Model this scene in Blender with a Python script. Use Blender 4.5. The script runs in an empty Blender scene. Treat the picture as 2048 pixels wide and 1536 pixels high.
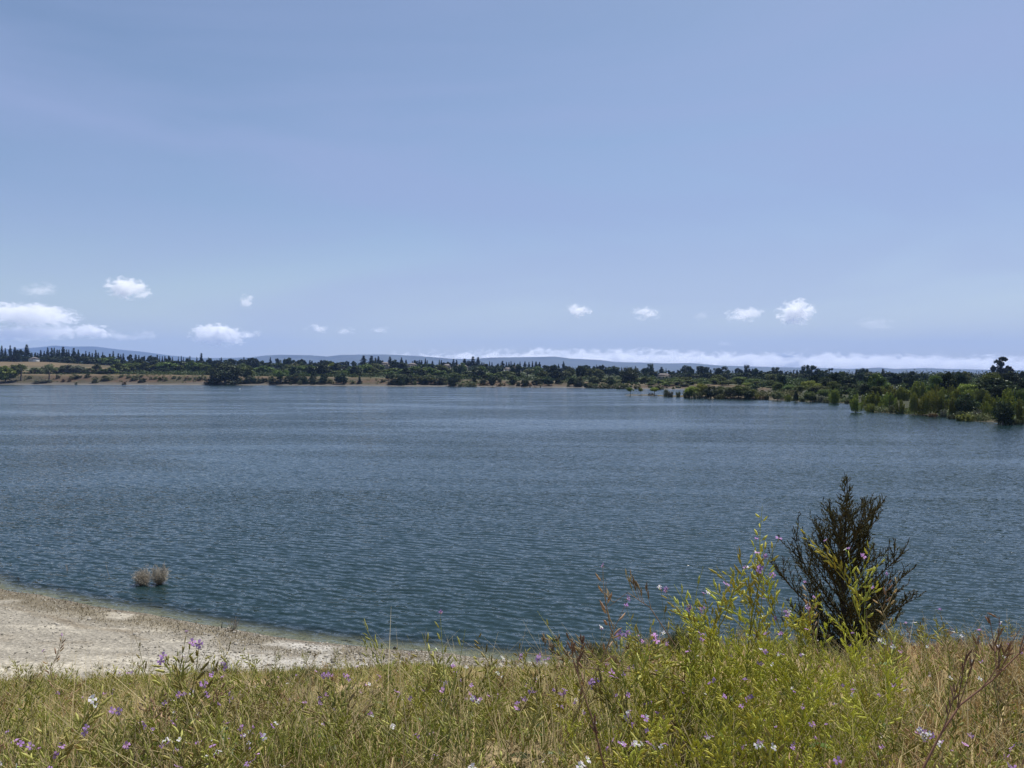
import bpy, math, random
import numpy as np
from mathutils import Vector

R = random.Random(7)
NR = np.random.default_rng(11)
sc = bpy.context.scene
COL = sc.collection

# ------------------------------------------------------------------ camera geometry (photo is 2048 x 1536)
F = 1480.0                      # focal length in photo pixels
CAM_Z = 10.0                    # eye height above the water
HOR = 745.0                     # horizon row
PITCH = math.atan((768.0 - HOR) / F)
CP, SP = math.cos(PITCH), math.sin(PITCH)

def ray(px, py):
    u, v = (px - 1024.0) / F, (768.0 - py) / F
    return np.array([u, CP + v * SP, -SP + v * CP])

def at_depth(px, py, Y):
    d = ray(px, py)
    return np.array([0, 0, CAM_Z]) + d * (Y / d[1])

def depth_of(py, z=0.0):        # forward distance at which row py meets height z
    d = ray(1024, py)
    return (z - CAM_Z) / d[2] * d[1]

# ------------------------------------------------------------------ noise
def _hash(ix, iy, s):
    n = (ix.astype(np.int64) * 374761393 + iy.astype(np.int64) * 668265263 + s * 1442695041) & 0x7fffffff
    n = ((n ^ (n >> 13)) * 1274126177) & 0x7fffffff
    return ((n ^ (n >> 16)) & 0xffff) / 65535.0

def vnoise(x, y, s=0):
    x, y = np.asarray(x, float), np.asarray(y, float)
    ix, iy = np.floor(x), np.floor(y)
    fx, fy = x - ix, y - iy
    fx, fy = fx * fx * (3 - 2 * fx), fy * fy * (3 - 2 * fy)
    a, b = _hash(ix, iy, s), _hash(ix + 1, iy, s)
    c, d = _hash(ix, iy + 1, s), _hash(ix + 1, iy + 1, s)
    return (a * (1 - fx) + b * fx) * (1 - fy) + (c * (1 - fx) + d * fx) * fy

def fbm(x, y, s=0, o=4):
    t, a, n = 0.0, 0.5, 0.0
    for k in range(o):
        t = t + a * vnoise(np.asarray(x) * 2 ** k, np.asarray(y) * 2 ** k, s + k * 17)
        n += a
        a *= 0.5
    return t / n

def sstep(a, b, x):
    t = np.clip((np.asarray(x, float) - a) / (b - a), 0, 1)
    return t * t * (3 - 2 * t)

# ------------------------------------------------------------------ terrain
NEAR_X = [-80, -40, -23.8, -18, -12.3, -5.9, -1.3, 2, 6, 15, 40, 80]
NEAR_Y = [62, 46, 34.2, 31.6, 29.2, 26.9, 26.0, 25.2, 24, 22, 20, 19]
BE_X = [-80, -40, -24, -15, -7, -2, 1, 4, 80]          # where the beach ends and the slope begins
BE_D = [17, 15, 13, 10.4, 4.3, 2.3, 1.4, 0.8, 0.7]

def near_shore(x):
    return np.interp(x, NEAR_X, NEAR_Y) + 0.7 * (fbm(np.asarray(x) * 0.35, 3.3, 5, 3) - 0.5)

def z_near(x, y):
    N = near_shore(x)
    s = N - y
    be = np.interp(x, BE_X, BE_D) * (0.92 + 0.16 * fbm(np.asarray(x) * .6, np.asarray(y) * 0, 8, 2))
    bz = 0.10 * be + 0.1
    under = np.maximum(-3.0, -0.11 * -np.minimum(s, 0))
    beach = bz * np.clip(s / be, 0, 1)
    ybe = N - be
    # left profile: straight embankment; right profile: a shoulder with a steep face
    tl = np.clip((ybe - y) / np.maximum(ybe - 3.0, 1), 0, 1)
    zl = bz + (8.4 - bz) * tl
    zr = np.interp(y, [3, 5, 9, 10.5], [8.4, 7.8, 6.5, 5.9])
    zr2 = bz + (5.9 - bz) * np.clip((ybe - y) / np.maximum(ybe - 10.5, 1), 0, 1)
    zr = np.where(y > 10.5, zr2, zr)
    w = sstep(0.0, 0.24, x / np.maximum(y, 4.0))
    zs = zl * (1 - w) + zr * w
    rough = (fbm(np.asarray(x) * .5, np.asarray(y) * .5, 21, 3) - .5) * 0.5 * np.clip((s - be) / 3, 0, 1) * sstep(1.5, 5, y)
    z = np.where(s < 0, under, np.where(s < be, beach, zs))
    return z + rough + (fbm(np.asarray(x) * 2.1, np.asarray(y) * 2.1, 31, 3) - .5) * 0.05 * np.clip(s / 1.0, 0, 1)

SH_PX = [-2500, -800, 0, 256, 512, 768, 900, 1024, 1150, 1200, 1280, 1400, 1500, 1540, 1556, 1600, 1690, 1715, 1745, 1790, 1850, 1900, 1950, 2048, 2200, 2600, 3200]
SH_PY = [768, 768, 769, 769.5, 770.5, 772.5, 773, 774.5, 775.5, 776.5, 778, 779.5, 782, 786, 800, 803, 806, 812, 824, 827, 831, 835, 842, 849, 862, 900, 980]
SH_Y = [depth_of(p) for p in SH_PY]
T_PX = [-800, 0, 256, 512, 768, 1000, 1150, 1250, 1500, 2048, 3200]
T_Z = [8.8, 8.6, 8.2, 6.8, 5.6, 3.9, 3.5, 2.2, 2.0, 2.4, 3.0]
B_PX = [-800, 0, 100, 220, 300, 512, 768, 1024, 1200, 1400, 1700, 2048, 3200]
B_Z = [23, 23, 22.3, 18.3, 14, 13, 14, 11, 8, 6, 5, 5, 5]

def z_far(x, y):
    px = 1024 + F * x / np.maximum(y, 20)
    S = np.interp(px, SH_PX, SH_Y) + 3.0 * (fbm(px * .03, y * 0, 44, 3) - .5)
    T = np.interp(px, T_PX, T_Z)
    B = np.interp(px, B_PX, B_Z)
    D = y - S
    L = np.where(px > 1500, 22.0, 45.0)
    t = np.interp(D / L, [0, .22, .42, .95, 1.0], [0, .08, .19, .97, 1.0])
    land = T * t
    Y1 = S + 95
    k = np.clip((y - Y1) / np.maximum(880 - Y1, 50), 0, 1)
    land = land + (B - T) * k * np.where(D > 95, 1, 0)
    land = np.where(y > 1200, land * (1 - .6 * sstep(1200, 4000, y)), land)
    z = np.where(D < 0, np.maximum(-3.0, 0.12 * D), land)
    # spit and bushy peninsula in front of the back channel
    fy = np.interp(px, [1236, 1250, 1300, 1370, 1420, 1480, 1550, 1600], [790.5, 790.8, 791.5, 794.5, 796.8, 798.3, 800, 802])
    f0 = (0 - CAM_Z) / (-(fy - HOR) / F)
    thick = np.interp(px, [1230, 1250, 1300, 1360, 1375, 1500, 1540, 1600], [0, 7, 8, 10, 36, 40, 40, 60])
    e = (y - f0)
    ht = np.interp(px, [1238, 1260, 1365, 1380, 1560], [-.6, .45, .5, .9, 1.1])
    prof = np.minimum(np.clip(e / 4.0, -1, 1), np.clip((thick - e) / 4.0, -1, 1))
    spit = np.where((px > 1232) & (px < 1580), np.where(prof > 0, ht * prof, 3 * prof), -3.0)
    rough = (fbm(x * .08, y * .08, 71, 3) - .5) * np.clip(D / 20, 0, 1) * 1.0 * np.where(y < 1500, 1, 0) * np.where(T > 3, 1, .4)
    return np.maximum(z + rough, spit)

def ground_z(x, y):
    x, y = np.asarray(x, float), np.asarray(y, float)
    return np.where(y < 70, np.maximum(z_near(x, y), -3), np.maximum(z_far(x, y), -3))

def hit(px, py, y0=2.0, y1=1500.0):
    """point where the sight line of photo pixel (px, py) meets the ground or the water"""
    d = ray(px, py)
    ys = np.geomspace(y0, y1, 6000)
    X, Z = d[0] / d[1] * ys, CAM_Z + d[2] / d[1] * ys
    g = np.maximum(ground_z(X, ys), 0.0)
    i = np.nonzero(Z <= g)[0]
    if not len(i):
        return None
    k = i[0]
    return np.array([X[k], ys[k], float(g[k])])

# ------------------------------------------------------------------ mesh helpers (everything is quads)
class MB:
    def __init__(s):
        s.v, s.q, s.c, s.n = [], [], [], 0
    def add(s, V, Q, c=None):
        V = np.asarray(V, np.float32).reshape(-1, 3)
        s.v.append(V)
        s.q.append(np.asarray(Q, np.int32).reshape(-1, 4) + s.n)
        if c is None:
            c = (1, 1, 1)
        c = np.asarray(c, np.float32)
        s.c.append(np.broadcast_to(c, (len(V), 3)) if c.ndim == 1 else c)
        s.n += len(V)
    def tube(s, pts, rad, n=5, c=None):
        P = np.asarray(pts, float)
        k = len(P)
        rad = np.broadcast_to(np.asarray(rad, float), (k,))
        T = np.gradient(P, axis=0)
        T /= np.linalg.norm(T, axis=1, keepdims=True) + 1e-9
        ref = np.array([0, 0, 1.0]) if abs(T[:, 2]).mean() < .8 else np.array([1.0, 0, 0])
        A = np.cross(T, ref)
        A /= np.linalg.norm(A, axis=1, keepdims=True) + 1e-9
        Bv = np.cross(T, A)
        ang = np.arange(n) * 2 * math.pi / n
        V = P[:, None, :] + rad[:, None, None] * (A[:, None, :] * np.cos(ang)[None, :, None] + Bv[:, None, :] * np.sin(ang)[None, :, None])
        i, j = np.meshgrid(np.arange(k - 1), np.arange(n), indexing='ij')
        j2 = (j + 1) % n
        Q = np.stack([i * n + j, i * n + j2, (i + 1) * n + j2, (i + 1) * n + j], -1).reshape(-1, 4)
        s.add(V.reshape(-1, 3), Q, c)
    def cards(s, C, Nn, size, rng, c=None, asp=1.0, up=None):
        """small leaf shaped quads at centres C facing Nn"""
        m = len(C)
        if up is None:
            up = rng.normal(size=(m, 3))
        A = np.cross(Nn, up)
        A /= np.linalg.norm(A, axis=1, keepdims=True) + 1e-9
        B = np.cross(Nn, A)
        B /= np.linalg.norm(B, axis=1, keepdims=True) + 1e-9
        sz = np.broadcast_to(np.asarray(size, float), (m,))[:, None]
        a, b = A * sz * .5, B * sz * .5 * asp
        V = np.stack([C - b, C + a * .8 + b * .1, C + b, C - a * .8 - b * .1], 1)
        Q = np.arange(m * 4).reshape(m, 4)
        if c is not None and np.ndim(c) == 2 and len(c) == m:
            c = np.repeat(c, 4, 0)
        s.add(V.reshape(-1, 3), Q, c)
    def mesh(s, name, mat, smooth=False):
        V = np.concatenate(s.v)
        Q = np.concatenate(s.q)
        C = np.concatenate(s.c)
        return mesh_np(name, V, Q, mat, C, smooth)

def mesh_np(name, V, Q, mat, C=None, smooth=False, attrs=None):
    me = bpy.data.meshes.new(name)
    me.vertices.add(len(V))
    me.vertices.foreach_set('co', np.ascontiguousarray(V, np.float32).ravel())
    me.loops.add(len(Q) * 4)
    me.loops.foreach_set('vertex_index', np.ascontiguousarray(Q, np.int32).ravel())
    me.polygons.add(len(Q))
    me.polygons.foreach_set('loop_start', np.arange(len(Q), dtype=np.int32) * 4)
    if smooth:
        me.polygons.foreach_set('use_smooth', np.ones(len(Q), bool))
    if C is not None:
        at = me.color_attributes.new('tint', 'FLOAT_COLOR', 'POINT')
        at.data.foreach_set('color', np.concatenate([C, np.ones((len(C), 1))], 1).astype(np.float32).ravel())
    for k, a in (attrs or {}).items():
        t = me.attributes.new(k, 'FLOAT', 'POINT')
        t.data.foreach_set('value', np.asarray(a, np.float32).ravel())
    me.update(calc_edges=True)
    if mat is not None:
        me.materials.append(mat)
    return me

def tag(o, label=None, cat=None, group=None, kind=None):
    if label: o['label'] = label
    if cat: o['category'] = cat
    if group: o['group'] = group
    if kind: o['kind'] = kind
    return o

def link(name, me, parent=None, loc=None):
    o = bpy.data.objects.new(name, me)
    COL.objects.link(o)
    if parent is not None: o.parent = parent
    if loc is not None: o.location = loc
    return o

def copy_tree(o, parent=None):
    c = o.copy()
    COL.objects.link(c)
    if parent is not None: c.parent = parent
    for ch in KIDS.get(o.name, []):
        d = copy_tree(ch, c)
        KIDS.setdefault(c.name, []).append(d)
    return c
KIDS = {}

def child(name, me, parent):
    o = link(name, me, parent)
    KIDS.setdefault(parent.name, []).append(o)
    return o

ONES = ['', 'first', 'second', 'third', 'fourth', 'fifth', 'sixth', 'seventh', 'eighth', 'ninth', 'tenth', 'eleventh', 'twelfth', 'thirteenth',
        'fourteenth', 'fifteenth', 'sixteenth', 'seventeenth', 'eighteenth', 'nineteenth']
TENS = {2: 'twent', 3: 'thirt', 4: 'fort', 5: 'fift', 6: 'sixt', 7: 'sevent', 8: 'eight', 9: 'ninet'}
def ordinal(n):
    if n < 20: return ONES[n]
    t, o = divmod(n, 10)
    return TENS[t] + 'ieth' if o == 0 else TENS[t] + 'y-' + ONES[o]

# ------------------------------------------------------------------ materials
def new_mat(name):
    m = bpy.data.materials.new(name)
    m.use_nodes = True
    nt = m.node_tree
    nt.nodes.clear()
    return m, nt, nt.nodes, nt.links

def N(nodes, typ, **kw):
    n = nodes.new(typ)
    for k, v in kw.items():
        if k in n.bl_rna.properties and k not in ('inputs',):
            setattr(n, k, v)
    return n

def leaf_mat(name, col, trans=.35, var=.35, gloss=.014, tint=True):
    """foliage: diffuse + translucent + a little gloss, varied per object and per leaf"""
    m, nt, nd, lk = new_mat(name)
    out = N(nd, 'ShaderNodeOutputMaterial')
    rgb = N(nd, 'ShaderNodeRGB'); rgb.outputs[0].default_value = (*col, 1)
    oi = N(nd, 'ShaderNodeObjectInfo')
    hsv = N(nd, 'ShaderNodeHueSaturation')
    mh = N(nd, 'ShaderNodeMapRange'); mh.inputs[3].default_value = .5 - .035 * var / .35; mh.inputs[4].default_value = .5 + .02
    mv = N(nd, 'ShaderNodeMapRange'); mv.inputs[3].default_value = 1 - var; mv.inputs[4].default_value = 1 + var
    lk.new(oi.outputs['Random'], mh.inputs[0]); lk.new(oi.outputs['Random'], mv.inputs[0])
    lk.new(rgb.outputs[0], hsv.inputs['Color']); lk.new(mh.outputs[0], hsv.inputs['Hue']); lk.new(mv.outputs[0], hsv.inputs['Value'])
    mul = N(nd, 'ShaderNodeMixRGB', blend_type='MULTIPLY'); mul.inputs[0].default_value = 1
    at = N(nd, 'ShaderNodeAttribute', attribute_name='tint')
    lk.new(hsv.outputs[0], mul.inputs[1]); lk.new(at.outputs['Color'], mul.inputs[2])
    df = N(nd, 'ShaderNodeBsdfDiffuse'); tr = N(nd, 'ShaderNodeBsdfTranslucent'); gl = N(nd, 'ShaderNodeBsdfGlossy')
    gl.inputs['Roughness'].default_value = .45
    gl.inputs['Color'].default_value = (.8, .85, .8, 1)
    lk.new(mul.outputs[0], df.inputs[0]); lk.new(mul.outputs[0], tr.inputs[0])
    m1 = N(nd, 'ShaderNodeMixShader'); m1.inputs[0].default_value = trans
    m2 = N(nd, 'ShaderNodeMixShader'); m2.inputs[0].default_value = gloss
    lk.new(df.outputs[0], m1.inputs[1]); lk.new(tr.outputs[0], m1.inputs[2])
    lk.new(m1.outputs[0], m2.inputs[1]); lk.new(gl.outputs[0], m2.inputs[2])
    lk.new(m2.outputs[0], out.inputs[0])
    return m

def plain_mat(name, col, rough=.85, noise=0, scale=8, bump=0):
    m, nt, nd, lk = new_mat(name)
    out = N(nd, 'ShaderNodeOutputMaterial')
    b = N(nd, 'ShaderNodeBsdfPrincipled')
    b.inputs['Roughness'].default_value = rough
    b.inputs['Base Color'].default_value = (*col, 1)
    tc = N(nd, 'ShaderNodeTexCoord')
    nz = N(nd, 'ShaderNodeTexNoise'); nz.inputs['Scale'].default_value = scale; nz.inputs['Detail'].default_value = 5
    lk.new(tc.outputs['Object'], nz.inputs['Vector'])
    if noise:
        mr = N(nd, 'ShaderNodeMapRange'); mr.inputs[1].default_value = .3; mr.inputs[2].default_value = .7
        mr.inputs[3].default_value = 1 - noise; mr.inputs[4].default_value = 1 + noise
        lk.new(nz.outputs[0], mr.inputs[0])
        mul = N(nd, 'ShaderNodeMixRGB', blend_type='MULTIPLY'); mul.inputs[0].default_value = 1; mul.inputs[1].default_value = (*col, 1)
        lk.new(mr.outputs[0], mul.inputs[2]); lk.new(mul.outputs[0], b.inputs['Base Color'])
    if bump:
        bp = N(nd, 'ShaderNodeBump'); bp.inputs['Strength'].default_value = bump; bp.inputs['Distance'].default_value = .02
        lk.new(nz.outputs[0], bp.inputs['Height']); lk.new(bp.outputs[0], b.inputs['Normal'])
    lk.new(b.outputs[0], out.inputs[0])
    return m

L = {
    'conifer': leaf_mat('conifer_needles', (.022, .036, .024), .15, .35),
    'pine': leaf_mat('pine_needles', (.026, .042, .022), .15, .3),
    'dark': leaf_mat('dark_leaves', (.030, .047, .020), .15, .35),
    'oak': leaf_mat('oak_leaves', (.034, .048, .020), .15, .25),
    'green': leaf_mat('green_leaves', (.088, .122, .030), .22, .35),
    'bright': leaf_mat('bright_leaves', (.175, .205, .036), .3, .25),
    'olive': leaf_mat('olive_leaves', (.120, .138, .062), .22, .25),
    'grey': leaf_mat('grey_leaves', (.15, .16, .11), .2, .2),
    'brown': leaf_mat('brown_leaves', (.120, .080, .040), .25, .25),
    'euc': leaf_mat('eucalyptus_leaves', (.034, .038, .024), .2, .1),
    'cypress': leaf_mat('cypress_sprigs', (.066, .070, .038), .12, .1),
    'radish': leaf_mat('radish_green', (.40, .41, .08), .42, .25),
    'radish_dry': leaf_mat('radish_dry', (.40, .31, .17), .35, .3),
    'radish_dull': leaf_mat('radish_dull', (.34, .34, .10), .4, .3),
    'petal': leaf_mat('petal', (.52, .31, .62), .4, .28, 0),
    'petal_white': leaf_mat('petal_white', (.78, .74, .80), .4, .1, 0),
    'scrub': leaf_mat('scrub_leaves', (.055, .075, .022), .18, 0),
    'grass': leaf_mat('grass_blades', (1.15, 1.15, 1.1), .5, 0.0),
    'sedge': leaf_mat('sedge_blades', (.085, .10, .035), .3, .2),
}
BARK = plain_mat('bark', (.12, .095, .075), .9, .3, 6)
PALE_BARK = plain_mat('pale_bark', (.26, .24, .21), .9, .3, 6)
DARK_BARK = plain_mat('dark_bark', (.055, .042, .034), .9, .3, 30)
DEAD = plain_mat('dead_wood', (.33, .29, .24), .9, .3, 20)
STONE = plain_mat('shore_stone', (.50, .47, .41), .9, .35, 3)

# ------------------------------------------------------------------ ground sheet
def fan_rows():
    a = np.concatenate([np.arange(-30, 1, 2.0), np.arange(1, 40, .16), np.arange(40, 60, 1.0)])
    b = np.geomspace(60, 900, 300)
    c = np.geomspace(900, 14000, 50)[1:]
    return np.concatenate([a, b, c])

def fan_grid(rows, cols=520, smax=1.05):
    s = np.linspace(-smax, smax, cols)
    W = np.sqrt(45.0 ** 2 + rows ** 2)
    X = s[None, :] * W[:, None]
    Yg = np.repeat(rows[:, None], cols, 1)
    r, c = len(rows), cols
    i, j = np.meshgrid(np.arange(r - 1), np.arange(c - 1), indexing='ij')
    Q = np.stack([i * c + j, i * c + j + 1, (i + 1) * c + j + 1, (i + 1) * c + j], -1).reshape(-1, 4)
    return X, Yg, Q

def mixc(a, b, t):
    return a * (1 - t[..., None]) + b * t[..., None]

def build_ground():
    X, Y, Q = fan_grid(fan_rows())
    Z = ground_z(X, Y)
    col = np.zeros(X.shape + (3,))
    A = lambda *c: np.array(c)
    # near bank
    Nn = near_shore(X)
    s = Nn - Y
    be = np.interp(X, BE_X, BE_D)
    n1 = fbm(X * .7, Y * .7, 3, 4)
    n2 = fbm(X * .25, Y * 1.2, 4, 4)
    n3 = fbm(X * .3, Y * .3, 9, 3)
    beach = mixc(np.broadcast_to(A(.235, .215, .175), col.shape), np.broadcast_to(A(.37, .34, .275), col.shape), sstep(.42, .62, n2))
    beach = mixc(beach, np.broadcast_to(A(.34, .325, .29), col.shape), sstep(-14, -6, X))      # pale shingle further along
    wrack = sstep(.0, .5, s) * (1 - sstep(1.2, 3.2, s + (n1 - .5) * 2.5)) * sstep(.25, .55, n1)
    beach = mixc(beach, np.broadcast_to(A(.115, .095, .06), col.shape), wrack * .8)
    drift = np.exp(-((s - 2.6 - (n3 - .5) * 3) / .16) ** 2) + np.exp(-((s - 4.6 - (n3 - .5) * 4) / .22) ** 2) * .8
    beach = mixc(beach, np.broadcast_to(A(.15, .12, .08), col.shape), np.clip(drift, 0, 1) * sstep(.4, .6, n1) * .7)
    wet = 1 - sstep(0.05, .55, s + (n1 - .5) * .3)
    beach = mixc(beach, np.broadcast_to(A(.12, .10, .075), col.shape), wet)
    bed = mixc(np.broadcast_to(A(.24, .21, .155), col.shape), np.broadcast_to(A(.11, .11, .085), col.shape), sstep(0, 9, -s))
    soil = mixc(np.broadcast_to(A(.20, .16, .085), col.shape), np.broadcast_to(A(.34, .27, .15), col.shape), sstep(.4, .6, n3))
    soil = mixc(soil, np.broadcast_to(A(.42, .30, .17), col.shape), sstep(.47, .56, fbm(X * .9, Y * .5, 15, 3)) * sstep(2, 5, Y) * .8)
    near = np.where((s < 0)[..., None], bed, mixc(beach, soil, sstep(.85, 1.1, s / be + (n1 - .5) * .35)))
    # far banks
    px = 1024 + F * X / np.maximum(Y, 20)
    S = np.interp(px, SH_PX, SH_Y)
    Lb = np.where(px > 1500, 22.0, 45.0)
    t = (Y - S) / Lb
    m1 = fbm(X * .06, Y * .12, 51, 4)
    m2 = fbm(X * .015, Y * .03, 52, 4)
    gravel = np.broadcast_to(A(.085, .077, .065), col.shape)
    gravel = mixc(np.broadcast_to(A(.17, .158, .135), col.shape), gravel, sstep(.02, .16, t))
    brown = mixc(np.broadcast_to(A(.085, .056, .034), col.shape), np.broadcast_to(A(.055, .048, .027), col.shape), sstep(.4, .6, m1))
    gold = mixc(np.broadcast_to(A(.135, .10, .056), col.shape), np.broadcast_to(A(.08, .067, .037), col.shape), sstep(.45, .65, m2))
    far = mixc(gravel, brown, sstep(.3, .48, t + (m1 - .5) * .22))
    far = mixc(far, gold, sstep(.80, .95, t + (m1 - .5) * .1))
    far = mixc(far, np.broadcast_to(A(.10, .10, .05), col.shape), sstep(2.0, 4, t) * np.where(Y > 800, .0, 1) * sstep(.4, .6, m2) * .7)
    far = mixc(far, np.broadcast_to(A(.06, .07, .035), col.shape), np.maximum(sstep(880, 930, Y), sstep(1.3, 1.8, t) * sstep(240, 300, px)))
    far = np.where((t < 0)[..., None], A(.12, .11, .08), far)
    # spit
    sp = (px > 1232) & (px < 1600) & (Y < S - 5) & (Y > 100)
    far = np.where(sp[..., None], mixc(np.broadcast_to(A(.13, .11, .075), col.shape), np.broadcast_to(A(.08, .068, .038), col.shape), sstep(.4, .6, m1)), far)
    rightbank = (px > 1540) & (Y > 70) & (t >= 0)
    far = np.where(rightbank[..., None], mixc(np.broadcast_to(A(.085, .072, .048), col.shape), np.broadcast_to(A(.035, .04, .02), col.shape), sstep(.08, .3, t + (m1 - .5) * .4)), far)
    col = np.where((Y < 70)[..., None], near, far)

    m, nt, nd, lk = new_mat('ground_soil')
    out = N(nd, 'ShaderNodeOutputMaterial'); b = N(nd, 'ShaderNodeBsdfPrincipled'); b.inputs['Roughness'].default_value = .95
    b.inputs['Specular IOR Level'].default_value = .15
    at = N(nd, 'ShaderNodeAttribute', attribute_name='tint')
    geo = N(nd, 'ShaderNodeNewGeometry')
    nz = N(nd, 'ShaderNodeTexNoise'); nz.inputs['Scale'].default_value = 9; nz.inputs['Detail'].default_value = 8; nz.inputs['Roughness'].default_value = .7
    vo = N(nd, 'ShaderNodeTexVoronoi'); vo.inputs['Scale'].default_value = 11
    lk.new(geo.outputs['Position'], nz.inputs['Vector']); lk.new(geo.outputs['Position'], vo.inputs['Vector'])
    mr = N(nd, 'ShaderNodeMapRange'); mr.inputs[1].default_value = .3; mr.inputs[2].default_value = .7; mr.inputs[3].default_value = .6; mr.inputs[4].default_value = 1.35
    lk.new(nz.outputs[0], mr.inputs[0])
    sp_ = N(nd, 'ShaderNodeSeparateColor'); lk.new(vo.outputs['Color'], sp_.inputs[0])
    mr2 = N(nd, 'ShaderNodeMapRange'); mr2.inputs[3].default_value = .72; mr2.inputs[4].default_value = 1.2
    lk.new(sp_.outputs[0], mr2.inputs[0])
    mu = N(nd, 'ShaderNodeMath', operation='MULTIPLY'); lk.new(mr.outputs[0], mu.inputs[0]); lk.new(mr2.outputs[0], mu.inputs[1])
    mul = N(nd, 'ShaderNodeMixRGB', blend_type='MULTIPLY'); mul.inputs[0].default_value = 1
    lk.new(at.outputs['Color'], mul.inputs[1]); lk.new(mu.outputs[0], mul.inputs[2]); lk.new(mul.outputs[0], b.inputs['Base Color'])
    bp = N(nd, 'ShaderNodeBump'); bp.inputs['Strength'].default_value = .6; bp.inputs['Distance'].default_value = .05
    ad = N(nd, 'ShaderNodeMath', operation='ADD'); lk.new(nz.outputs[0], ad.inputs[0]); lk.new(vo.outputs['Distance'], ad.inputs[1])
    lk.new(ad.outputs[0], bp.inputs['Height']); lk.new(bp.outputs[0], b.inputs['Normal'])
    lk.new(b.outputs[0], out.inputs[0])
    V = np.stack([X, Y, Z], -1).reshape(-1, 3)
    o = link('ground', mesh_np('ground', V, Q, m, col.reshape(-1, 3), True))
    tag(o, kind='structure')

# ------------------------------------------------------------------ water
def build_water():
    rows = np.concatenate([np.arange(17, 40, .25), np.arange(40, 60, 1.0), np.geomspace(60, 900, 160)])
    X, Y, Q = fan_grid(rows, 400)
    depth = np.clip(-ground_z(X, Y), 0, 3)
    V = np.stack([X, Y, np.zeros_like(X)], -1).reshape(-1, 3)
    m, nt, nd, lk = new_mat('lake_water')
    out = N(nd, 'ShaderNodeOutputMaterial')
    geo = N(nd, 'ShaderNodeNewGeometry')
    def noise(rot, sx, sy, detail, dist=0.0, rough=.55):
        mp = N(nd, 'ShaderNodeMapping'); mp.vector_type = 'TEXTURE'
        mp.inputs['Rotation'].default_value = (0, 0, math.radians(rot)); mp.inputs['Scale'].default_value = (sx, sy, 1)
        nz = N(nd, 'ShaderNodeTexNoise'); nz.inputs['Scale'].default_value = 1; nz.inputs['Detail'].default_value = detail
        nz.inputs['Distortion'].default_value = dist; nz.inputs['Roughness'].default_value = rough
        lk.new(geo.outputs['Position'], mp.inputs['Vector']); lk.new(mp.outputs[0], nz.inputs['Vector'])
        return nz
    big = noise(-16, 1.0, .33, 2.5, .6, .55)
    mid = noise(-28, .55, .20, 2, .4)
    fine = noise(15, .30, .13, 2, .2)
    wmp = N(nd, 'ShaderNodeMapping'); wmp.vector_type = 'TEXTURE'; wmp.inputs['Rotation'].default_value = (0, 0, math.radians(-17))
    wv = N(nd, 'ShaderNodeTexWave'); wv.wave_type = 'BANDS'; wv.bands_direction = 'Y'
    wv.inputs['Scale'].default_value = .60; wv.inputs['Distortion'].default_value = 11; wv.inputs['Detail'].default_value = 3; wv.inputs['Detail Scale'].default_value = .55; wv.inputs['Detail Roughness'].default_value = .55
    lk.new(geo.outputs['Position'], wmp.inputs['Vector']); lk.new(wmp.outputs[0], wv.inputs['Vector'])
    patch = noise(-4, 90, 26, 3, 1.0)
    streak = noise(-3, 60, 5, 3, .6)
    def vm(op, a, b):
        n = N(nd, 'ShaderNodeVectorMath', operation=op)
        lk.new(a, n.inputs[0])
        if isinstance(b, (tuple, list)): n.inputs[1].default_value = b
        else: lk.new(b, n.inputs[1])
        return n.outputs[0]
    def slope(nz, ax, ay):
        a = vm('SUBTRACT', nz.outputs['Color'], (.5, .5, .5))
        return vm('MULTIPLY', a, (ax, ay, 0))
    sl = vm('ADD', vm('ADD', slope(big, .9, WAVE[0]), slope(mid, .8, WAVE[1])), slope(fine, 1.0, WAVE[2]))
    sl = vm('ADD', sl, vm('MULTIPLY', vm('SUBTRACT', wv.outputs['Color'], (.5, .5, .5)), (.07, .22, 0)))
    # wind: ruffled and calmer patches
    mr = N(nd, 'ShaderNodeMapRange'); mr.inputs[1].default_value = .35; mr.inputs[2].default_value = .65; mr.inputs[3].default_value = .42; mr.inputs[4].default_value = 1.25
    lk.new(patch.outputs[0], mr.inputs[0])
    mr3 = N(nd, 'ShaderNodeMapRange'); mr3.inputs[1].default_value = .35; mr3.inputs[2].default_value = .65; mr3.inputs[3].default_value = .86; mr3.inputs[4].default_value = 1.12
    lk.new(streak.outputs[0], mr3.inputs[0])
    k = N(nd, 'ShaderNodeMath', operation='MULTIPLY'); lk.new(mr.outputs[0], k.inputs[0]); lk.new(mr3.outputs[0], k.inputs[1])
    sc_ = N(nd, 'ShaderNodeVectorMath', operation='SCALE'); lk.new(sl, sc_.inputs[0]); lk.new(k.outputs[0], sc_.inputs['Scale'])
    nrm = N(nd, 'ShaderNodeVectorMath', operation='NORMALIZE'); lk.new(vm('ADD', sc_.outputs[0], (0, -.055, 1)), nrm.inputs[0])   # wind ripples are steeper on the lee side
    p = N(nd, 'ShaderNodeBsdfPrincipled')
    p.inputs['Base Color'].default_value = (*WATER_COL, 1)
    p.inputs['Roughness'].default_value = .06; p.inputs['IOR'].default_value = 1.33
    lk.new(nrm.outputs[0], p.inputs['Normal'])
    # clear shallows: the bed shows through near the shore
    fr = N(nd, 'ShaderNodeFresnel'); fr.inputs['IOR'].default_value = 1.33; lk.new(nrm.outputs[0], fr.inputs['Normal'])
    tr = N(nd, 'ShaderNodeBsdfTransparent'); tr.inputs[0].default_value = (.70, .78, .74, 1)
    gl = N(nd, 'ShaderNodeBsdfGlossy'); gl.inputs['Roughness'].default_value = .06; lk.new(nrm.outputs[0], gl.inputs['Normal'])
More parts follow.
